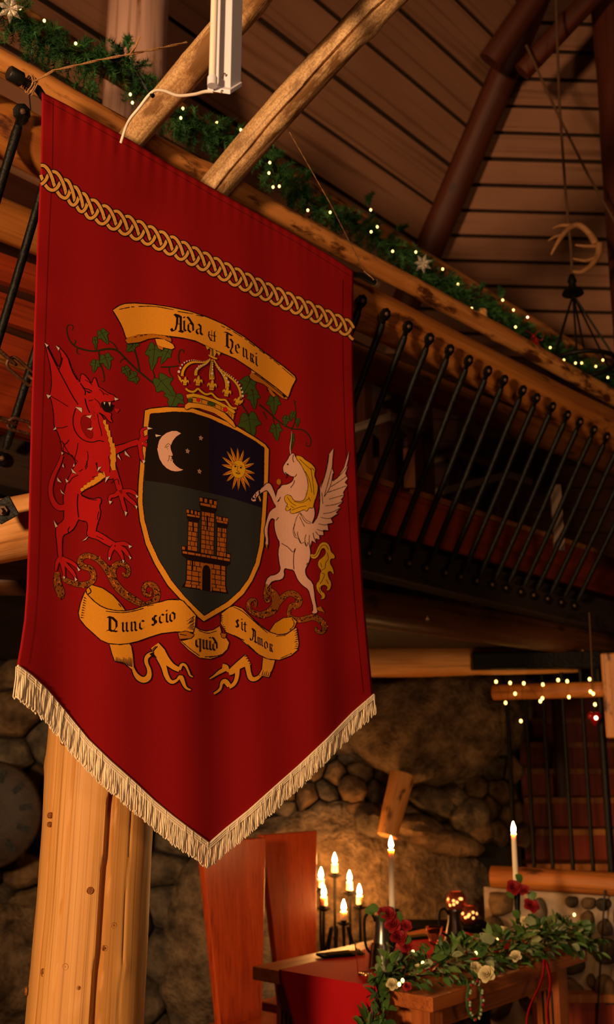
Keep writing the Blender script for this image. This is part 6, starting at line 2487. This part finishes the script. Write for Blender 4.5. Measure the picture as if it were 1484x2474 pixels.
LM = [leaf_mesh('ruscus_leaf', .060, .017, M['leaf'], .012, True), leaf_mesh('ruscus_leaf', .050, .015, M['leaf3'], .016, True), leaf_mesh('eucalyptus_leaf', .045, .022, M['leaf2'], .006, False), leaf_mesh('eucalyptus_leaf', .038, .019, M['leaf2'], .010, False), leaf_mesh('salal_leaf', .062, .025, M['leaf3'], .014, False), leaf_mesh('salal_leaf', .05, .021, M['leaf'], .014, False)]
for me in LM:
    pass
garl = thing('table_garland', onz(1120, 2330, .76), 'leafy greenery garland with cream blossoms along the table edge', 'garland')
GW = WL[garl.name]
rng = random.Random(41)
path = [(TP(.60, -.05, .46), .05), (TP(.63, -.05, .62), .075), (TP(.66, .0, .77), .09), (TP(.73, .15, .785), .095), (TP(.76, .35, .79), .095), (TP(.75, .55, .79), .095), (TP(.76, .75, .79), .095), (TP(.77, .95, .80), .095), (TP(.78, 1.15, .80), .09), (TP(.80, 1.32, .77), .06), (TP(.82, 1.42, .72), .04)]
cps = [p for p, _ in path]
cpr = [r for _, r in path]
mb = MB()
mb.tube(spline(cps, 6), .004, 6)
mb.build('stem', M['wire'], garl)
NLF = 285
for i in range(NLF):
    f = (i + rng.random()) / NLF * (len(cps) - 1)
    k = min(int(f), len(cps) - 2)
    t = f - k
    p = cps[k].lerp(cps[k + 1], t)
    r = cpr[k] * (1 - t) + cpr[k + 1] * t
    a = rng.uniform(-.5, PI + .5)
    tang = (cps[k + 1] - cps[k]).normalized()
    side = tang.cross(ZUP)
    side = side.normalized() if side.length > .2 else E1
    rad = (side * math.cos(a) + ZUP * math.sin(a) * .8)
    q = p + rad * (r * rng.uniform(.25, 1.0))
    d = (rad * 1.0 + tang * rng.uniform(-.8, .8) + Vector((0, 0, rng.uniform(-.5, .2)))).normalized()
    if q.z < .755 and 0 < (q - TP(0, 0, 0)).dot(E1) < TW - .01 and (q - TP(0, 0, 0)).dot(E2) > 0:
        q.z = .758
        d.z = abs(d.z) * .3
    nrm = (rad * .3 + ZUP + Vector((rng.uniform(-.7, .7), rng.uniform(-.9, .3), 0))).normalized()
    x = d.cross(nrm).normalized()
    n = x.cross(d)
    mt = Matrix((x, d, n)).transposed().to_4x4()
    sc = rng.uniform(.85, 1.4)
    me = rng.choices(LM, (5, 3, 5, 4, 2, 4))[0]
    if q.y < 3.95 and me in LM[2:4]:
        me = LM[0]
    o = bpy.data.objects.new('leaf', me)
    COL.objects.link(o)
    o.parent = garl
    o.matrix_local = Matrix.Translation(q - GW) @ mt @ Matrix.Scale(sc, 4)


fil = [MB(), MB()]
for i in range(620):
    f = rng.random() * (len(cps) - 1)
    k = min(int(f), len(cps) - 2)
    p = cps[k].lerp(cps[k + 1], f - k)
    r = cpr[k] * 1.12
    a = rng.uniform(-.7, PI + .7)
    tang = (cps[k + 1] - cps[k]).normalized()
    side = tang.cross(ZUP)
    side = side.normalized() if side.length > .2 else E1
    rad = side * math.cos(a) + ZUP * math.sin(a) * .8
    q = p + rad * (r * rng.uniform(.1, 1.0))
    d = (rad + tang * rng.uniform(-.9, .9) + Vector((0, 0, rng.uniform(-.6, .1)))).normalized()
    if q.z < .76:
        if 0 < (q - TP(0, 0, 0)).dot(E1) < TW - .01 and (q - TP(0, 0, 0)).dot(E2) > 0:
            q.z = .762
            d.z = abs(d.z) * .3
    x = d.cross(ZUP + Vector((rng.uniform(-.8, .8), rng.uniform(-.9, .3), 0))).normalized()
    n = x.cross(d)
    Ls, Ws = rng.uniform(.035, .06), rng.uniform(.007, .013)
    vs = [q, q + d * Ls * .35 + x * Ws + n * .003, q + d * Ls * .35 - n * .002, q + d * Ls * .35 - x * Ws + n * .003, q + d * Ls * .75 + x * Ws * .7, q + d * Ls * .75 - n * .005, q + d * Ls * .75 - x * Ws * .7, q + d * Ls - n * .01]
    fil[i % 2].add(vs, [(0, 1, 2), (0, 2, 3), (1, 4, 5, 2), (2, 5, 6, 3), (4, 7, 5), (5, 7, 6)])
tag(fil[0].build('filler_leaves', M['leaf'], garl), kind='stuff')
tag(fil[1].build('filler_leaves', M['leaf3'], garl), kind='stuff')


def petal_patch(mb, c, d, up, L, W, cup, m=0):
    x = d.cross(up).normalized()
    n = x.cross(d).normalized()
    vs, fs = [], []
    for i in range(5):
        t = i / 4
        w = W * math.sin(PI * (.12 + .80 * t)) ** .7
        for k in (-1, 0, 1):
            vs.append(c + d * (L * t) + x * (w * k) + n * (cup * t * t * L + .25 * w * abs(k) + (-.35 * L * max(0, t - .75) * 2)))
    for i in range(4):
        for k in (0, 1):
            a = i * 3 + k
            fs.append((a, a + 1, a + 4, a + 3))
    mb.add(vs, fs, m)


def rose(p, R, parent, seed, face=None, mat='rose', name='rose'):
    rng = random.Random(seed)
    fwd = (face or ((EYE - p).normalized() + ZUP * .6 + Vector((rng.uniform(-.4, .4), 0, 0)))).normalized()
    X, Y, Z = frame(fwd)
    mb = MB()
    for lay, (n, tilt, L, W) in enumerate(((3, .25, .75, .42), (4, .55, .85, .5), (5, .95, .95, .55), (5, 1.3, 1.0, .58))):
        for k in range(n):
            a = 2 * PI * k / n + lay * .7 + rng.uniform(-.2, .2)
            rad = X * math.cos(a) + Y * math.sin(a)
            d = (Z * math.cos(tilt) + rad * math.sin(tilt)).normalized()
            petal_patch(mb, p + rad * (R * .08), d, rad * -1 + Z * .2, R * L, R * W, .15)
    return mb.build(name, M[mat], parent)


rs = [((938, 2211), .032), ((951, 2236), .034), ((962, 2266), .037), ((984, 2288), .026), ((968, 2312), .034), ((981, 2238), .024), ((925, 2206), .022)]
rt1 = thing('rose_garland', b1 + Vector((0, -.02, .02)), 'cluster of red roses climbing the nearer candlestick', 'flowers')
for i, ((x, y), R) in enumerate(rs):
    rose(at(x, y, b1.y - .035), R, rt1, i)
rt2 = thing('rose_garland', b2 + Vector((0, -.02, .02)), 'red roses on the candlestick at the far table corner', 'flowers')
for i, ((x, y), R) in enumerate((((1240, 2147), .036), ((1266, 2152), .026), ((1283, 2190), .036), ((1250, 2140), .02))):
    rose(at(x, y, b2.y - .035), R, rt2, 20 + i)
for t, lst, Y in ((rt1, ((915, 2190), (930, 2225), (975, 2215), (990, 2260), (945, 2285), (1000, 2305), (940, 2322), (985, 2330), (905, 2199)), b1.y - .03), (rt2, ((1262, 2130), (1225, 2150), (1275, 2170), (1258, 2215)), b2.y - .03)):
    for x, y in lst:
        q = at(x, y, Y)
        d = Vector((rng.uniform(-1, 1), -.4, rng.uniform(-.5, .6))).normalized()
        n0 = Vector((rng.uniform(-.3, .3), -1, .5)).normalized()
        xx = d.cross(n0).normalized()
        mt = Matrix((xx, d, xx.cross(d))).transposed().to_4x4()
        o = bpy.data.objects.new('leaf', LM[5])
        COL.objects.link(o)
        o.parent = t
        o.matrix_local = Matrix.Translation(q - WL[t.name]) @ mt @ Matrix.Scale(.9, 4)
for i, (x, y, R) in enumerate(((991, 2330, .030), (1216, 2256, .030), (1256, 2244, .028), (1190, 2285, .028), (1098, 2322, .026), (1178, 2356, .032), (1150, 2340, .024), (1330, 2229, .024), (948, 2380, .022), (1247, 2312, .024), (1010, 2342, .02), (1268, 2226, .022))):
    rose(onz(x, y, .83 if y < 2300 else .80), R, garl, 50 + i, mat='cream', name='blossom')
for i, (x, y, R) in enumerate(((1124, 2267, .026), (1027, 2321, .024), (985, 2385, .016))):
    rose(onz(x, y, .81), R, garl, 80 + i, mat='rose', name='blossom')
lp = [(1022, 2327), (973, 2369), (1201, 2269), (1070, 2299), (1082, 2309), (1150, 2303), (1283, 2227), (998, 2300), (965, 2378)]
led_string('fairy_lights', 'warm white fairy lights hidden in the table greenery', 'lights', [onz(x, y, .845 if y < 2300 else .83) for x, y in lp] + [at(1388, 2210, 4.9)], .0062)

# small wreath and red ribbons hanging off the long table side
wz = thing('berry_wreath', TP(TW + .03, .45, .6), 'small wreath with red berries hanging from the long table side', 'wreath')
c = hit(1146, 2415, TP(TW + .03, 0, 0), E1)
mb = MB()
mb.tube([c + E2 * (.05 * math.cos(2 * PI * k / 24)) + ZUP * (.062 * math.sin(2 * PI * k / 24)) for k in range(24)], .006, 7, closed=True)
mb.build('ring', M['leaf3'], wz)
rng = random.Random(3)
for k in range(26):
    a = 2 * PI * k / 26
    p = c + E2 * (.05 * math.cos(a)) + ZUP * (.062 * math.sin(a)) + E1 * .008
    mb = MB()
    mb.ball(p + Vector((rng.uniform(-.006, .006), 0, rng.uniform(-.006, .006))), .006, 7, 5)
    mb.build('berry', M['rose'] if k % 3 == 0 else M['leaf2'], wz)
mb = MB()
mb.tube([c + ZUP * .062, c + ZUP * .13], .0012, 5)
mb.build('thread', M['wire'], wz)
for k, (x0, x1, lab) in enumerate(((1318, 1334, 'red satin ribbon hanging straight from the far table corner'), (1312, 1272, 'red satin ribbon trailing left from the far table corner'))):
    p, q = hit(x0, 2318, TP(TW + .02, 0, 0), E1), hit(x1, 2510, TP(TW + .02, 0, 0), E1)
    mb = MB()
    pts = [p.lerp(q, t) + E1 * (.01 * math.sin(t * 7)) + E2 * (.012 * math.sin(t * 5 + k)) for t in np.linspace(0, 1, 12)]
    vs, fs = [], []
    for v in pts:
        vs += [v - E2 * .011, v + E2 * .011]
    fs = [(2 * i, 2 * i + 1, 2 * i + 3, 2 * i + 2) for i in range(11)]
    mb.add(vs, fs)
    o = mb.build('ribbon', M['redcloth'])
    o.modifiers.new('t', 'SOLIDIFY').thickness = .001
    tag(o, lab, 'ribbon')
